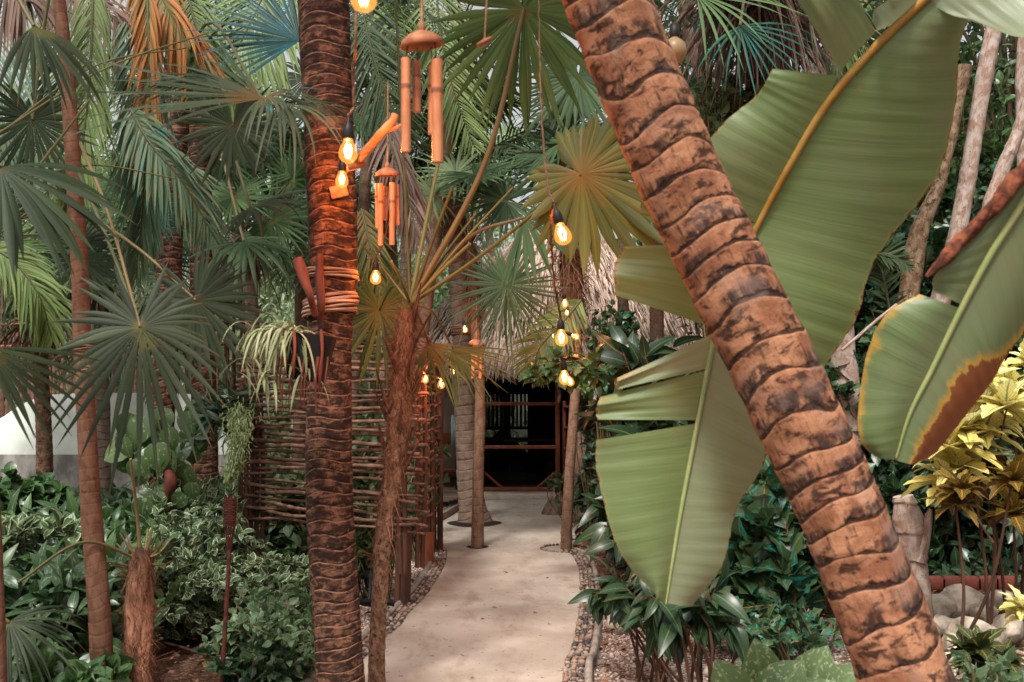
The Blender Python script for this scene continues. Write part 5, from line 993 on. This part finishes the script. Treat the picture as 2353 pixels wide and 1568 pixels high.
# ------------------------------------------------------------------ torch, bricks, dark wood seat, rocks
tq = 5.35; o = thing('bamboo_torch', 'slender bamboo garden torch with a dark woven head standing left of the twine-wrapped trunk', 'torch', P(520, 1640, tq)*V3(1, 1, 0))
m = MB(); z = lambda y: P(0, y, tq)[2]; X = lambda x: P(x, 1000, tq)[0]
m.tube([V3(X(517), tq, 0), V3(X(524), tq, z(1450)), V3(X(530), tq, z(1300)), V3(X(531), tq, z(1235))], [.013,.0115,.012], 8, 40, rfun=lambda RR, L, th: (RR*(1+.15*(np.abs(((L*4) % 1)-.5) > .47)), 0*RR+.3)); m.build('pole', M['torch'], o)
m = MB()
for k in range(12):
    a = 2*math.pi*k/12; m.tube([V3(X(531)+.010*math.cos(a), tq+.010*math.sin(a), z(1262)), V3(X(531)+.026*math.cos(a), tq+.026*math.sin(a), z(1212)), V3(X(531)+.031*math.cos(a), tq+.031*math.sin(a), z(1139))], .0035, 5)
m.build('split_rib', M['torch'], o)
m = MB()
for k in range(16):
    y = 1148+k*4.0; th = np.linspace(0, 2*math.pi, 37); rr = .0325+.002*np.sin(th*6+k*math.pi); m.tube(np.stack([X(531)+rr*np.cos(th), tq+rr*np.sin(th), 0*th+z(y)], 1), .0042, 5, rnd=rng.random())
m.build('woven_basket', M['torch'], o)
for k, (x, y) in enumerate(((955,1218),(961,1206),(966,1196),(971,1188),(976,1180))):
    g = G(x, y, 0); m = MB(); m.lathe(V3(g[0], g[1], 0), [(.055, 0), (.055, .27), (.062, .275), (.062, .32), (.045, .325), (.045, .2), (0, .2)], 16, rnd=.5); tag(m.build('clay_pipe', M['terra'], None, org=V3(g[0], g[1], 0)), 'short upright terracotta pipe in the row behind the thick red-brown post', 'clay pipe', 'terracotta pipes edging the bed behind the post')
m = MB(); m.box(P(935, 1200, 10.2)+V3(-.35, .2, 0), (1.2, .1, .22), bev=.01); tag(m.build('planter_box', M['terra'], None, False, org=P(935, 1200, 10.2)), 'low orange-red planter edge behind the woven fence', 'planter')
o = thing('carved_chair', 'black gnarled low chair of twisted wood on the white gravel behind the mottled palm', 'chair', G(870, 1390))
def tw(pts, r, nm, n=24): 
    m = MB(); m.tube([P(*q) for q in pts], r, 8, n, rfun=lambda RR, L, th: (RR*(1+.15*np.sin(L*25+th*2)), 0*RR)); m.build(nm, M['blackmetal'], o)
tw([(815,1252,8),(850,1262,7.9),(885,1250,7.9),(905,1238,8)], [.022,.03,.02], 'backrest'); tw([(820,1262,8),(838,1285,8),(870,1290,7.9),(892,1268,7.9)], [.018,.025,.016], 'backrest')
tw([(838,1284,8.0),(845,1302,8),(860,1312,7.9),(884,1306,7.8)], [.03,.035,.03], 'backrest')
tw([(818,1308,8),(850,1322,7.8),(890,1316,7.7)], [.04,.05,.04], 'seat'); tw([(822,1312,7.9),(824,1340,7.8),(820,1375,7.7)], [.02,.018], 'leg'); tw([(880,1318,7.7),(878,1345,7.6),(884,1385,7.5)], [.02,.018], 'leg'); tw([(852,1320,7.7),(852,1350,7.6),(846,1392,7.5)], [.02,.018], 'leg')
tag(MB().tube([P(818,1382,7.3), P(850,1386,7.2), P(880,1382,7.1), P(907,1388,7.1)], [.02,.028,.03,.02], 8, 24).build('dark_log', M['blackmetal'], None, org=P(850,1386,7.2)), 'short black log lying on the white gravel', 'log')
def rock(g, r, sq=(1, .8, .7), mat='rock', seed=0):
    import bmesh; bm = bmesh.new(); bmesh.ops.create_icosphere(bm, subdivisions=3, radius=1); q = np.random.default_rng(seed); pl = nrm(q.normal(size=(9, 3))); dd = q.uniform(.55, .9, 9)
    V = np.array([tuple(v.co) for v in bm.verts])
    for n_, d_ in zip(pl, dd): k = V@n_; V = V-np.maximum(k-d_, 0)[:, None]*n_
    V = V*(1+.04*np.sin(V@q.normal(size=(3,))*9))[:, None]; V = V*np.array(sq)*r; F = [[v.index for v in f.verts]+[f.verts[2].index] for f in bm.faces]; bm.free(); a = q.random()*6.28; ca, sa = math.cos(a), math.sin(a); V = V@np.array([[ca, sa, 0], [-sa, ca, 0], [0, 0, 1]])
    m = MB(); m.add(V+np.array(g)+V3(0, 0, r*sq[2]*.55), F, np.tile([[0, 0, q.random()]], (len(V), 1))); return m.build('rock', M[mat], None, False, org=np.array(g))
RK = [(2150,1405,.16,'left end rock of the low stone wall'),(2165,1440,.12,'flat rock under the left end of the low stone wall'),(2215,1400,.16,'tall squarish pale rock in the low stone wall'),(2262,1410,.12,'second squarish rock right of the tall one in the wall'),
      (2300,1380,.13,'rock at the right end of the low stone wall behind the croton stem'),(2340,1400,.12,'rock of the wall cut by the right edge'),(2240,1470,.17,'broad flat pale rock lying in front of the low stone wall'),(2320,1460,.16,'pale rock in front of the wall near the right edge'),
      (2205,1505,.11,'small rock at the foot of the right stem'),(2128,1440,.14,'rock tucked against the leaning trunk'),(1408,1425,.075,'white limestone lump left of a smaller one beside the path'),(1428,1440,.065,'smaller white limestone lump in front beside the path'),(1640,1535,.06,'small pale stone under the pothos leaves'),
      (1600,1365,.09,'pale stone behind the banana leaf tip'),(1850,1395,.10,'long pale stone left of the leaning trunk'),(1740,1415,.08,'stone on the gravel among the dark shrub stems'),(1700,1440,.05,'small stone on the gravel between shrub stems'),(1850,1470,.07,'pair stone near the pothos leaves'),(2190,1475,.10,'tan rock between the leaning trunk foot and the flat pale rock'),(2290,1500,.09,'small rock in front of the pale rock near the right edge'),(2185,1385,.10,'upper rock at the left of the tall squarish one')]
for k, (x, y, r, lab) in enumerate(RK):
    tag(rock(G(x, y+18), r, (1.15, .8, .75 if k != 2 else .95), seed=k), lab, 'rock', 'limestone rocks in the garden')
for k in range(5):
    g = G(2175+k*42, 1372); m = MB(); m.box((g[0], g[1]+.25, .06), (.20, .09, .12), bev=.02, rnd=.2+.15*k); tag(m.build('clay_brick', M['terra'], None, False, org=g), 'red clay edging brick standing behind the low stone wall', 'brick', 'red edging bricks behind the stone wall')
# ring hose-like stick
tag(MB().tube([P(608,1495,5.3)*1, G(720,1580)+V3(0,0,.02)], .008, 6, 14).build('fallen_stick', M['wood_dark'], None, org=G(700, 1560)), 'thin dark stick lying on the soil beside the stump', 'stick') if False else None
tag(MB().tube([G(345,1480)+V3(0,0,.03), G(420,1500)+V3(0,0,.03), G(520,1530)+V3(0,0,.02)], [.010,.007], 6, 20).build('fallen_stick', M['wood_dark'], None, org=G(420, 1500)), 'thin dark stick lying on bare soil right of the shaggy stump', 'stick')

# ------------------------------------------------------------------ shrubs
T_v = tmpl('ovate', 5, .2, .25, .30); T_a = tmpl('ovate', 7, .55, .3, .19); T_h = tmpl('heart', 6, .3, .2, .42); T_c = tmpl('lobe', 11, .45, .35, .23); T_big = tmpl('ovate', 8, .6, .3, .21); T_s = tmpl('ovate', 4, .2, .3, .32); T_lo = tmpl('lobe', 7, .3, .3, .36)
# broad-leaved bed at left: clumps of aglaonema
AG = [(-30,1200,8.2),(70,1180,8.6),(150,1170,8.4),(270,1190,8.3),(20,1280,7.4),(120,1270,7.3),(290,1280,7.2),(-50,1380,6.4),(60,1380,6.3),(150,1390,6.2),(200,1300,7),(400,1200,8.6),(-20,1480,5.7),(110,1490,5.6),(190,1470,5.7),(260,1400,6.4),(-90,1290,7),(40,1100,9.6),(150,1120,10),(280,1120,10)]
for k, (x, y, Y) in enumerate(AG):
    b = P(x, y, Y)*V3(1, 1, 0); o = thing('broad_leaved_plant', ['leafy aglaonema clump in the bed at left, its leaves splashed grey-green'][0], 'plant', b, 'aglaonema clumps in the left bed')
    ml = MB(); N = 120; a = rng.uniform(0, 6.28, N); e = rng.uniform(.2, 1.4, N); h = rng.uniform(.08, .60, N)
    p0 = b+np.stack([rng.normal(0, .18, N), rng.normal(0, .16, N), h], 1); d = np.stack([np.cos(a)*np.cos(e), np.sin(a)*np.cos(e), np.sin(e)], 1); leaves(ml, T_a, p0, d, rng.normal(0, .35, (N, 3))+V3(0, -.3, 1), rng.uniform(.13, .25, N))
    o2_ = ml.build('leaves', M['agla'] if k % 3 else M['green_leaf'], o); ms = MB()
    for q in p0[::4]: ms.tube([b+V3(*rng.normal(0, .03, 2), 0), (b+q)/2, q], .006, 4, 5)
    ms.build('stem', M['petiole'], o)
def at(x, Y): return P(x, 1000, Y)*V3(1, 1, 0)
bush('variegated_shrub', 'white-edged variegated shrub behind the torch head', 'shrub', at(470, 8.0), [(P(420,1170,8.0), (.45,.4,.34), 1), (P(490,1260,7.6), (.42,.4,.33), 1)], 170, 24, .080, T_v, M['vari'], M['petiole'], 'variegated shrubs left of the dark trunk')
bush('variegated_shrub', 'variegated shrub spreading left of the woven fence foot', 'shrub', at(630, 7.2), [(P(620,1350,7.2), (.42,.4,.22), 1), (P(670,1350,7.0), (.35,.3,.22), 1), (P(560,1350,6.9), (.4,.3,.22), .8)], 190, 24, .072, T_v, M['vari'], M['petiole'], 'variegated shrubs left of the dark trunk')
bush('variegated_shrub', 'variegated shrub right behind the shaggy stump', 'shrub', at(420, 6.9), [(P(400,1290,6.9), (.42,.35,.35), 1), (P(450,1370,6.6), (.42,.3,.25), 1)], 160, 24, .072, T_v, M['vari'], M['petiole'], 'variegated shrubs left of the dark trunk')
bush('variegated_shrub', 'variegated branch reaching in from the left edge', 'shrub', at(-60, 6.2), [(P(70,1210,6.2), (.35,.2,.06), 1), (P(20,1250,6.2), (.2,.2,.15), 1)], 26, 16, .11, T_v, M['vari'], M['petiole'], 'variegated shrubs left of the dark trunk')
bush('low_shrub', 'low bright green shrub at the foot of the twine-wrapped trunk', 'shrub', at(640, 5.7), [(P(630,1400,5.8), (.28,.3,.16), 1), (P(560,1470,5.6), (.24,.22,.12), 1), (P(660,1500,5.4), (.20,.2,.14), 1)], 150, 22, .056, T_s, M['low_leaf'], M['petiole'])
bush('low_shrub', 'dark low shrub on the soil right of the torch pole', 'shrub', at(580, 5.5), [(P(590,1510,5.45), (.30,.25,.12), 1)], 26, 14, .07, T_s, M['dark_leaf'], M['petiole'])
bush('leafy_shrub', 'dark green heap of leaves at the far left edge in front of the white wall', 'shrub', at(30, 9.0), [(P(30,1150,9.0), (.5,.4,.22), 1), (P(-60,1140,8.6), (.5,.4,.35), 1)], 170, 20, .11, T_h, M['green_leaf'], M['petiole'])
bush('low_shrub', 'big-leaved low plant in the bottom left corner', 'shrub', at(130, 4.7), [(P(160,1560,4.8), (.40,.25,.08), 1), (P(40,1540,4.8), (.3,.25,.10), 1)], 60, 12, .10, T_h, M['green_leaf'], M['petiole'])
bush('climbing_vine', 'round-leaved vine threading through the woven fence', 'climbing plant', at(860, 7.9), [(P(870,1130,7.9), (.45,.12,.35), 1), (P(830,1250,7.8), (.1,.1,.3), .6), (P(985,1090,9.2), (.12,.3,.45), 1)], 70, 12, .075, T_s, M['green_leaf'], M['petiole'], srad=.004)
bush('garden_shrub', 'light green shrub seen through the gaps of the woven fence', 'shrub', at(760, 9.4), [(P(700,1130,9.6), (1.0,.4,.45), 1), (P(880,1080,9.8), (.7,.4,.6), 1)], 170, 20, .12, T_s, M['far_dark'], M['petiole'])
bush('garden_shrub', 'small shrub at the right end of the fence behind the terracotta pipes', 'shrub', at(960, 9.8), [(P(955,1150,9.8), (.18,.15,.15), 1)], 24, 14, .08, T_s, M['green_leaf'], M['petiole'])
# orchid-like dark plant and green panicle left of fence
bush('dark_orchid', 'dark strappy plant tied at the left end of the woven fence', 'plant', P(520, 960, 8.0), [(P(520,950,8.0), (.22,.2,.22), 1)], 26, 8, .17, tmpl('lance', 6, .5, .3, .13), M['dark_leaf'], M['petiole'])
o = thing('flower_panicle', 'hanging green feathery panicle left of the woven fence', 'flower', P(548, 945, 7.6)); m = MB(); N = 1500; t = rng.random(N); c0 = spline([P(552,945,7.6), P(550,1000,7.5), P(540,1060,7.5), P(528,1098,7.5)], 60)[(t*59).astype(int)]; rad_ = .085*(1-t*.7)+.01
ofs = rng.normal(0, .6, (N, 3))*rad_[:, None]; d = rng.normal(0, .6, (N, 3))+V3(0, 0, -1); blades(m, c0+ofs, d, np.cross(d, V3(0, 1, .1)), .035, .0035, .5, 4, [1, 1, .8, .3], .4); m.build('florets', M['panicle'], o); m = MB(); m.tube([P(552,930,7.6), P(550,1000,7.5), P(540,1060,7.5), P(528,1098,7.5)], [.006, .003], 5, 14); m.build('stalk', M['petiole'], o)

# right-hand hedge along the path
IV = [(1360,900,10.8,.5,'upper ivy mass with bulb-lit leaves right of the shaggy orange trunk'),(1395,1060,10.4,.55,'middle of the ivy hedge beside the hut shelf'),(1345,1120,11.6,.40,'ivy growing over the leaning tree base'),(1420,1180,9.4,.50,'lower ivy hedge beside the path kerb'),(1385,780,10.2,.45,'topmost ivy with teal-tinted leaves below the dark fan leaf')]
for (x, y, Y, r, lab) in IV:
    bush('ivy_shrub', lab, 'shrub', at(x+30, Y+.15), [(P(x+22,y,Y), (r*.62,r*.6,r), 1), (P(x+60,y+40,Y-.2), (r*.6,r*.6,r*.8), 1)], 150, 26, .075, T_h, M['ivy'] if y > 800 else M['teal_leaf'], M['petiole'], 'ivy hedge right of the path', start=.45)
bush('lit_branch', 'leafy branch with yellow lamp-lit leaves hanging under the lowest bright bulb', 'branch', P(1350, 830, 8.2), [(P(1315,865,8.0), (.10,.1,.12), 1), (P(1250,860,8.0), (.16,.1,.06), 1), (P(1350,880,8.0), (.12,.1,.14), 1)], 30, 8, .10, T_lo, M['green_leaf'], M['petiole'])
bush('young_shrub', 'sprig of fresh leaves in front of the red shelf unit', 'shrub', at(1322, 12.2), [(P(1282,1110,12.2), (.07,.1,.13), 1)], 12, 8, .08, T_h, M['far_dark'], M['petiole'])
# dark big-leaved shrubs foreground right of path
bush('dark_shrub', 'dark broad-leaved shrub whose leaves reach over the pebble edging', 'shrub', at(1520, 5.6), [(P(1390,1330,5.6), (.26,.2,.12), 1), (P(1470,1260,5.6), (.3,.3,.2), 1), (P(1480,1320,5.4), (.22,.22,.09), 1)], 17, 12, .15, T_big, M['dark_leaf'], M['wood_dark'], srad=.006, start=.55, hang=.9)
bush('dark_shrub', 'dark shrub with thick stems under the tip of the large banana leaf', 'shrub', at(1590, 4.9), [(P(1590,1375,4.9), (.20,.2,.09), 1), (P(1510,1370,4.9), (.14,.16,.07), 1), (P(1660,1380,4.9), (.18,.2,.14), 1)], 9, 13, .18, T_big, M['dark_leaf'], M['wood_dark'], srad=.0075, start=.65, hang=1.0)
bush('teal_shrub', 'shrub with bluish teal leaves between the banana leaf and the leaning trunk', 'shrub', at(1760, 6.2), [(P(1740,1330,6.2), (.40,.3,.28), 1), (P(1800,1200,6.4), (.35,.3,.28), 1)], 70, 10, .20, T_lo, M['teal_leaf'], M['wood'], srad=.008)
bush('teal_shrub', 'leafy shrub low on the gravel left of the leaning trunk', 'shrub', at(1830, 5.6), [(P(1820,1430,5.6), (.28,.3,.14), 1), (P(1720,1440,5.5), (.2,.2,.1), 1)], 26, 9, .08, T_lo, M['teal_leaf'], M['petiole'])
bush('dark_shrub', 'tall dark plants behind the lower banana leaf lobes', 'shrub', at(1560, 8.2), [(P(1480,850,8.4), (.55,.4,.4), 1), (P(1560,1000,8.2), (.55,.4,.5), 1), (P(1500,1180,8.0), (.45,.4,.35), 1)], 120, 10, .26, T_big, M['dark_leaf'], M['wood'], srad=.010)
bush('dark_shrub', 'dark undergrowth left of the lower leaning trunk', 'shrub', at(1850, 7.6), [(P(1820,1080,7.8), (.5,.4,.4), 1), (P(1880,1230,7.6), (.5,.4,.3), 1)], 100, 12, .17, T_lo, M['teal_leaf'], M['wood'], srad=.008)
b = at(1800, 3.9); o = thing('pothos_plant', 'pothos with large pale-splashed leaves at the bottom edge beside the leaning trunk', 'plant', b)
ml = MB(); lp = [(1700,1560,-.5,.25,.22),(1745,1530,.0,.2,.24),(1770,1560,.5,.3,.24),(1850,1540,.3,.2,.24),(1905,1555,.7,.3,.22),(1820,1590,-.2,.4,.22),(1665,1590,-.8,.3,.2),(1930,1590,.5,.3,.2),(1720,1620,0,.3,.22),(1880,1620,0,.3,.22),(1790,1600,-.6,.5,.2),(1835,1575,.9,.2,.2),(1690,1600,.4,.6,.18),(1760,1585,-1,.3,.2)]
for (x, y, ax, nz, sz) in lp: leaves(ml, T_h, [P(x, y+60, 3.9+rng.normal(0, .06))], [V3(ax, -.35, 1)], [V3(rng.normal(0, .2), -1, .5+nz)], sz*.85)
ml.build('leaves', M['pothos2'], o); ms = MB()
for (x, y, *_) in lp: ms.tube([b, (b+P(x, y+60, 3.9))/2+V3(0, 0, .04), P(x, y+60, 3.9)], .006, 5, 8)
ms.build('stem', M['petiole'], o)

# right side: ivy wall, trunks, crotons
RV = [(1680,230,8.5,.4,.4,.10,'far_dark','fresh light green leaves beside the leaning trunk below the dead fronds'),(2080,620,9.5,.8,.7,.13,'teal_leaf','teal-flecked hibiscus-like shrub right of the large banana leaf'),(1960,900,9.0,.7,.7,.12,'teal_leaf','shrub right of the leaning trunk at mid height'),
      (2290,330,10.5,1.2,1.0,.12,'green_leaf','leafy tangle behind the pale bare trunks at top right'),(2280,560,10,.9,.8,.12,'teal_leaf','tangle of leaves above the burnt banana leaf'),(2120,800,9.6,.9,.7,.12,'dark_leaf','dark tangle behind the burnt banana leaf'),(2330,850,9.2,.6,.6,.14,'teal_leaf','teal-tinted shrub at the right edge above the crotons'),
      (1990,1150,8.6,.6,.6,.12,'dark_leaf','shaded shrub behind the lower leaning trunk'),(2250,1180,9.2,1.0,.5,.14,'dark_leaf','dark foliage behind the croton stems'),(2130,1000,9.,.7,.5,.12,'ivy','shaded ivy below the burnt banana leaf'),(2120,300,12.,1.0,1.4,.14,'green_leaf','foliage far behind between banana leaf and pale trunks'),(1680,430,12,1.2,1.6,.14,'far_dark','foliage behind the upper leaning trunk')]
for (x, y, Y, rx_, rz_, sz, mt, lab) in RV:
    c = P(x, y, Y); bush('garden_shrub', lab, 'shrub', at(x, Y+.3), [(c, (rx_, .5, rz_), 1)], 120, 26, sz, T_lo if mt == 'teal_leaf' else T_v, M[mt], M['petiole'], 'shrubs on the right side', start=.4)
def bare(label, pts, Y, r, mat, seed, **k):
    p = [P(x, y, Y) for x, y in pts]; o = thing('bare_trunk', label, 'tree', p[0]*V3(1, 1, 0)); trunk(o, 'trunk', p, r, mat, 22, 160, spacing=.3, depth=.006, lump=.06, seed=seed); return o
M['pale_bark'] = palm_bark('pale_bark', (.40, .33, .29), (.25, .155, .11), (.07, .04, .03), ring=False, patch=.56, zs=.4, sc=6)
M['brown_bark'] = palm_bark('brown_bark', (.26, .19, .12), (.13, .075, .04), (.03, .018, .012), ring=False, patch=.50, zs=.4, sc=8)
bare('tall pale bare trunk leaning right beside the folded banana leaf edge', [(2110,1180),(2140,800),(2195,560),(2225,400),(2262,180),(2285,60),(2310,-80)], 9.0, [.10,.09,.075,.07,.07,.065], M['pale_bark'], 1)
bare('shorter brown cut-off trunk just left of the tall pale one', [(2060,1180),(2095,620),(2155,430),(2190,290),(2218,152)], 8.8, [.09,.09,.055,.05,.055], M['brown_bark'], 2)
bare('crooked pale trunk at the right edge leaning right', [(2240,1100),(2262,560),(2300,400),(2340,300),(2400,120)], 8.4, [.07,.06,.06,.05,.045], M['pale_bark'], 3)
bare('thin speckled trunk cut by the top right corner', [(2345,1100),(2350,500),(2345,200),(2350,60),(2348,-60)], 9.2, [.05,.045,.04,.035], M['pale_bark'], 4)
bare('blue-grey leaning bare trunk behind the leaning palm at top', [(1790,1100),(1690,400),(1640,230),(1605,130),(1575,20),(1560,-60)], 9.4, [.12,.10,.085,.075,.07], M['pale_bark'], 5)
bare('brown and pale split trunk in front of the dead fronds at top right', [(1960,1100),(1900,400),(1880,200),(1850,80),(1828,-60)], 8.8, [.12,.10,.09,.085], M['pale_bark'], 6)
o = thing('broken_stump', 'split pale broken stump behind the lower leaning trunk', 'tree stump', at(2095, 7.0)); trunk(o, 'trunk', [P(2112,1420,7.0), P(2105,1330,7), P(2095,1250,7), P(2085,1190,7), P(2075,1140,7)], [.09,.085,.09,.10,.06], M['pale_bark'], 24, 80, spacing=.3, depth=.01, lump=.12, seed=9)
m = MB(); m.tube([P(2108,1290,6.95), P(2128,1210,6.95), P(2138,1170,6.95)], [.06,.04,.012], 10, 20); m.build('broken_prong', M['pale_bark'], o)
m = MB(); m.tube([P(1935,805,7.5), P(2010,740,7.6), P(2060,700,7.7)], .012, 7, 14); tag(m.build('thin_cane', M['pale_bark'], None, org=P(1935, 805, 7.5)), 'thin pale diagonal cane between the two banana leaves', 'branch')
# croton shrubs
def croton(label, x, y, Y, nh, spread, mat, size, seed, stem=True):
    q = np.random.default_rng(seed); b = at(x, Y); o = thing('croton', label, 'shrub', b, 'croton shrubs at the right'); ml, ms = MB(), MB(); c0 = b
    for k in range(nh):
        c = P(x, y, Y)+q.normal(0, 1, 3)*np.array(spread); N = 15; a = 2.4*np.arange(N)+q.random()*6; e = np.linspace(-.15, 1.3, N); d = np.stack([np.cos(a)*np.cos(e), np.sin(a)*np.cos(e), np.sin(e)], 1)
        leaves(ml, T_c, np.tile(c, (N, 1)), d, V3(0, -.1, 1)+q.normal(0, .15, (N, 3)), size*q.uniform(.7, 1.1, N), np.clip(q.random(N)*.7+.3*(e > .6), 0, 1)); ms.tube(([b, b*.5+c*.5+V3(.04, 0, -.08), c] if k < 2 else [b*.35+c0*.65, b*.15+c0*.35+c*.5+V3(0, 0, -.05), c]), [.014, .008] if k < 2 else [.009, .006], 6, 12); c0 = c if k == 0 else c0
    ml.build('leaves', M[mat], o); ms.build('stem', M['wood_dark'], o)
croton('brightest yellow croton at the right edge below the burnt leaf', 2262, 985, 6.6, 9, (.20,.14,.17), 'croton', .30, 1)
croton('yellow croton at the right edge above the others', 2330, 930, 7.0, 7, (.16,.14,.16), 'croton', .25, 2)
croton('orange-veined croton leaves left of the bright yellow one', 2190, 1110, 6.3, 3, (.12,.1,.08), 'croton2', .21, 3)
croton('dark green croton with orange veins at the right edge', 2300, 1120, 6.8, 5, (.20,.15,.08), 'croton2', .21, 4)
croton('small croton with pale veins low at the right edge', 2352, 1385, 5.2, 2, (.05,.05,.06), 'croton', .13, 5)
croton('dark low croton in the bottom right corner', 2265, 1520, 5.0, 5, (.16,.1,.05), 'croton3', .16, 6)
bush('low_shrub', 'small light green plant in the bottom right corner', 'shrub', at(2230, 4.4), [(P(2220,1540,4.4), (.3,.15,.08), 1)], 24, 12, .055, T_s, M['low_leaf'], M['petiole'])
# dead frond skirt, top right
o = thing('fan_palm', 'palm with a brown skirt of dead hanging fronds and teal-tipped leaves at top right', 'palm tree', at(1760, 8.0))
trunk(o, 'trunk', [at(1760, 8.4)*1.0, P(1750, 500, 8.4), P(1745, -60, 8.4)], [.13,.12,.12], M['palm_dark'], 20, 120, seed=77)
for x0_, y0_, n_, mt, L_ in ((1740,-40,300,'pin_dead',1.0),(1680,-60,160,'pin_dead',.8),(1800,0,160,'pin_dead',.8),(1700,-30,40,'fan_teal',.9),(1800,-40,40,'pin_teal',.9)):
    c = P(x0_, y0_, 8.0); N = n_; a = rng.uniform(0, 6.28, N); d = np.stack([np.cos(a)*rng.uniform(.1, .8, N), np.sin(a)*.5-.2, rng.uniform(-1, .2, N)], 1); m = MB(); blades(m, c+rng.normal(0, .10, (N, 3)), d, np.cross(d, rng.normal(0, .5, (N, 3))+V3(0, 1, 0)), L_*rng.uniform(.5, 1.1, N), .012, rng.uniform(.5, 2.5, N), 8, np.array([.3,.7,1,1,.9,.7,.4,.05]), .4); m.build('dead_frond' if mt == 'pin_dead' else 'hanging_frond', M[mt], o)
add_fan(o, 1600, -10, 6.6, 260, (-.1, -.7, .6), (.9, 0, -.3), 'fan_green', P(1745,-80,8.0), n=16, spread=150, droop=.9, split=.3, wf=.6)
add_fan(o, 1700, 60, 6.4, 230, (.2, -.8, .4), (.4, 0, -.9), 'fan_teal', P(1745,-80,8.0), n=14, spread=160, droop=.8, split=.25, wf=.5)
crown_fans(o, P(1745, -60, 8.4), 12, 1.0, .7, 'fan_green', el=(-30, 60), seed=44, mats=['fan_green','fan_mid'])
o = thing('coconut_palm', 'coconut palm at top right with bright vertical feathery frond', 'palm tree', at(1930, 11.5))
trunk(o, 'trunk', [at(1930, 11.5), P(1935,-150,11.5)], [.15,.11], M['palm_grey'], 18, 120, seed=78)
frond(o, [P(1940,-200,9.8), P(1935,-60,9.6), P(1930,80,9.6), P(1925,200,9.6)], .55, 'pin_green', 60, 45, 1.0, .013)
crown_pinn(o, P(1935,-150,11.5), 10, 3.0, .6, ['pin_green','pin_dark'], el=(-20, 50), seed=45, nn=50)
o = thing('feather_palm', 'small feather palm frond arching among shrubs right of the large banana leaf', 'palm', at(2060, 8.0))
frond(o, [P(2060,800,8.0), P(2030,640,8.0), P(2010,592,7.9), P(2045,585,7.8), P(2090,615,7.8)], .22, 'pin_dark', 46, 60, .3, .012)
# undergrowth masses
for nm, lab, (x0, x1, y0, y1), N, H, mt, sz in (('ground_cover', '', (-7, -2.3, 6.2, 12.2), 12000, .45, 'green_leaf', .11), ('ground_cover', '', (2.2, 9.5, 8.5, 15), 16000, .9, 'dark_leaf', .13), ('ground_cover', '', (1.25, 2.4, 8.5, 13), 3000, .3, 'dark_leaf', .08), ('ground_cover', '', (-4, -1.4, 9.2, 13.5), 8000, .6, 'green_leaf', .11)):
    x = rng.uniform(x0, x1, N); y = rng.uniform(y0, y1, N); z = rng.random(N)**1.3*H*(.55+.45*np.sin(x*3+np.sin(y*4))); m = MB(); leaves(m, T_s, np.stack([x, y, z], 1), rng.normal(0, .7, (N, 3))+V3(0, -.1, .5), rng.normal(0, .5, (N, 3))+V3(0, -.5, 1), sz*rng.uniform(.6, 1.4, N)); tag(m.build(nm, M[mt]), kind='stuff')
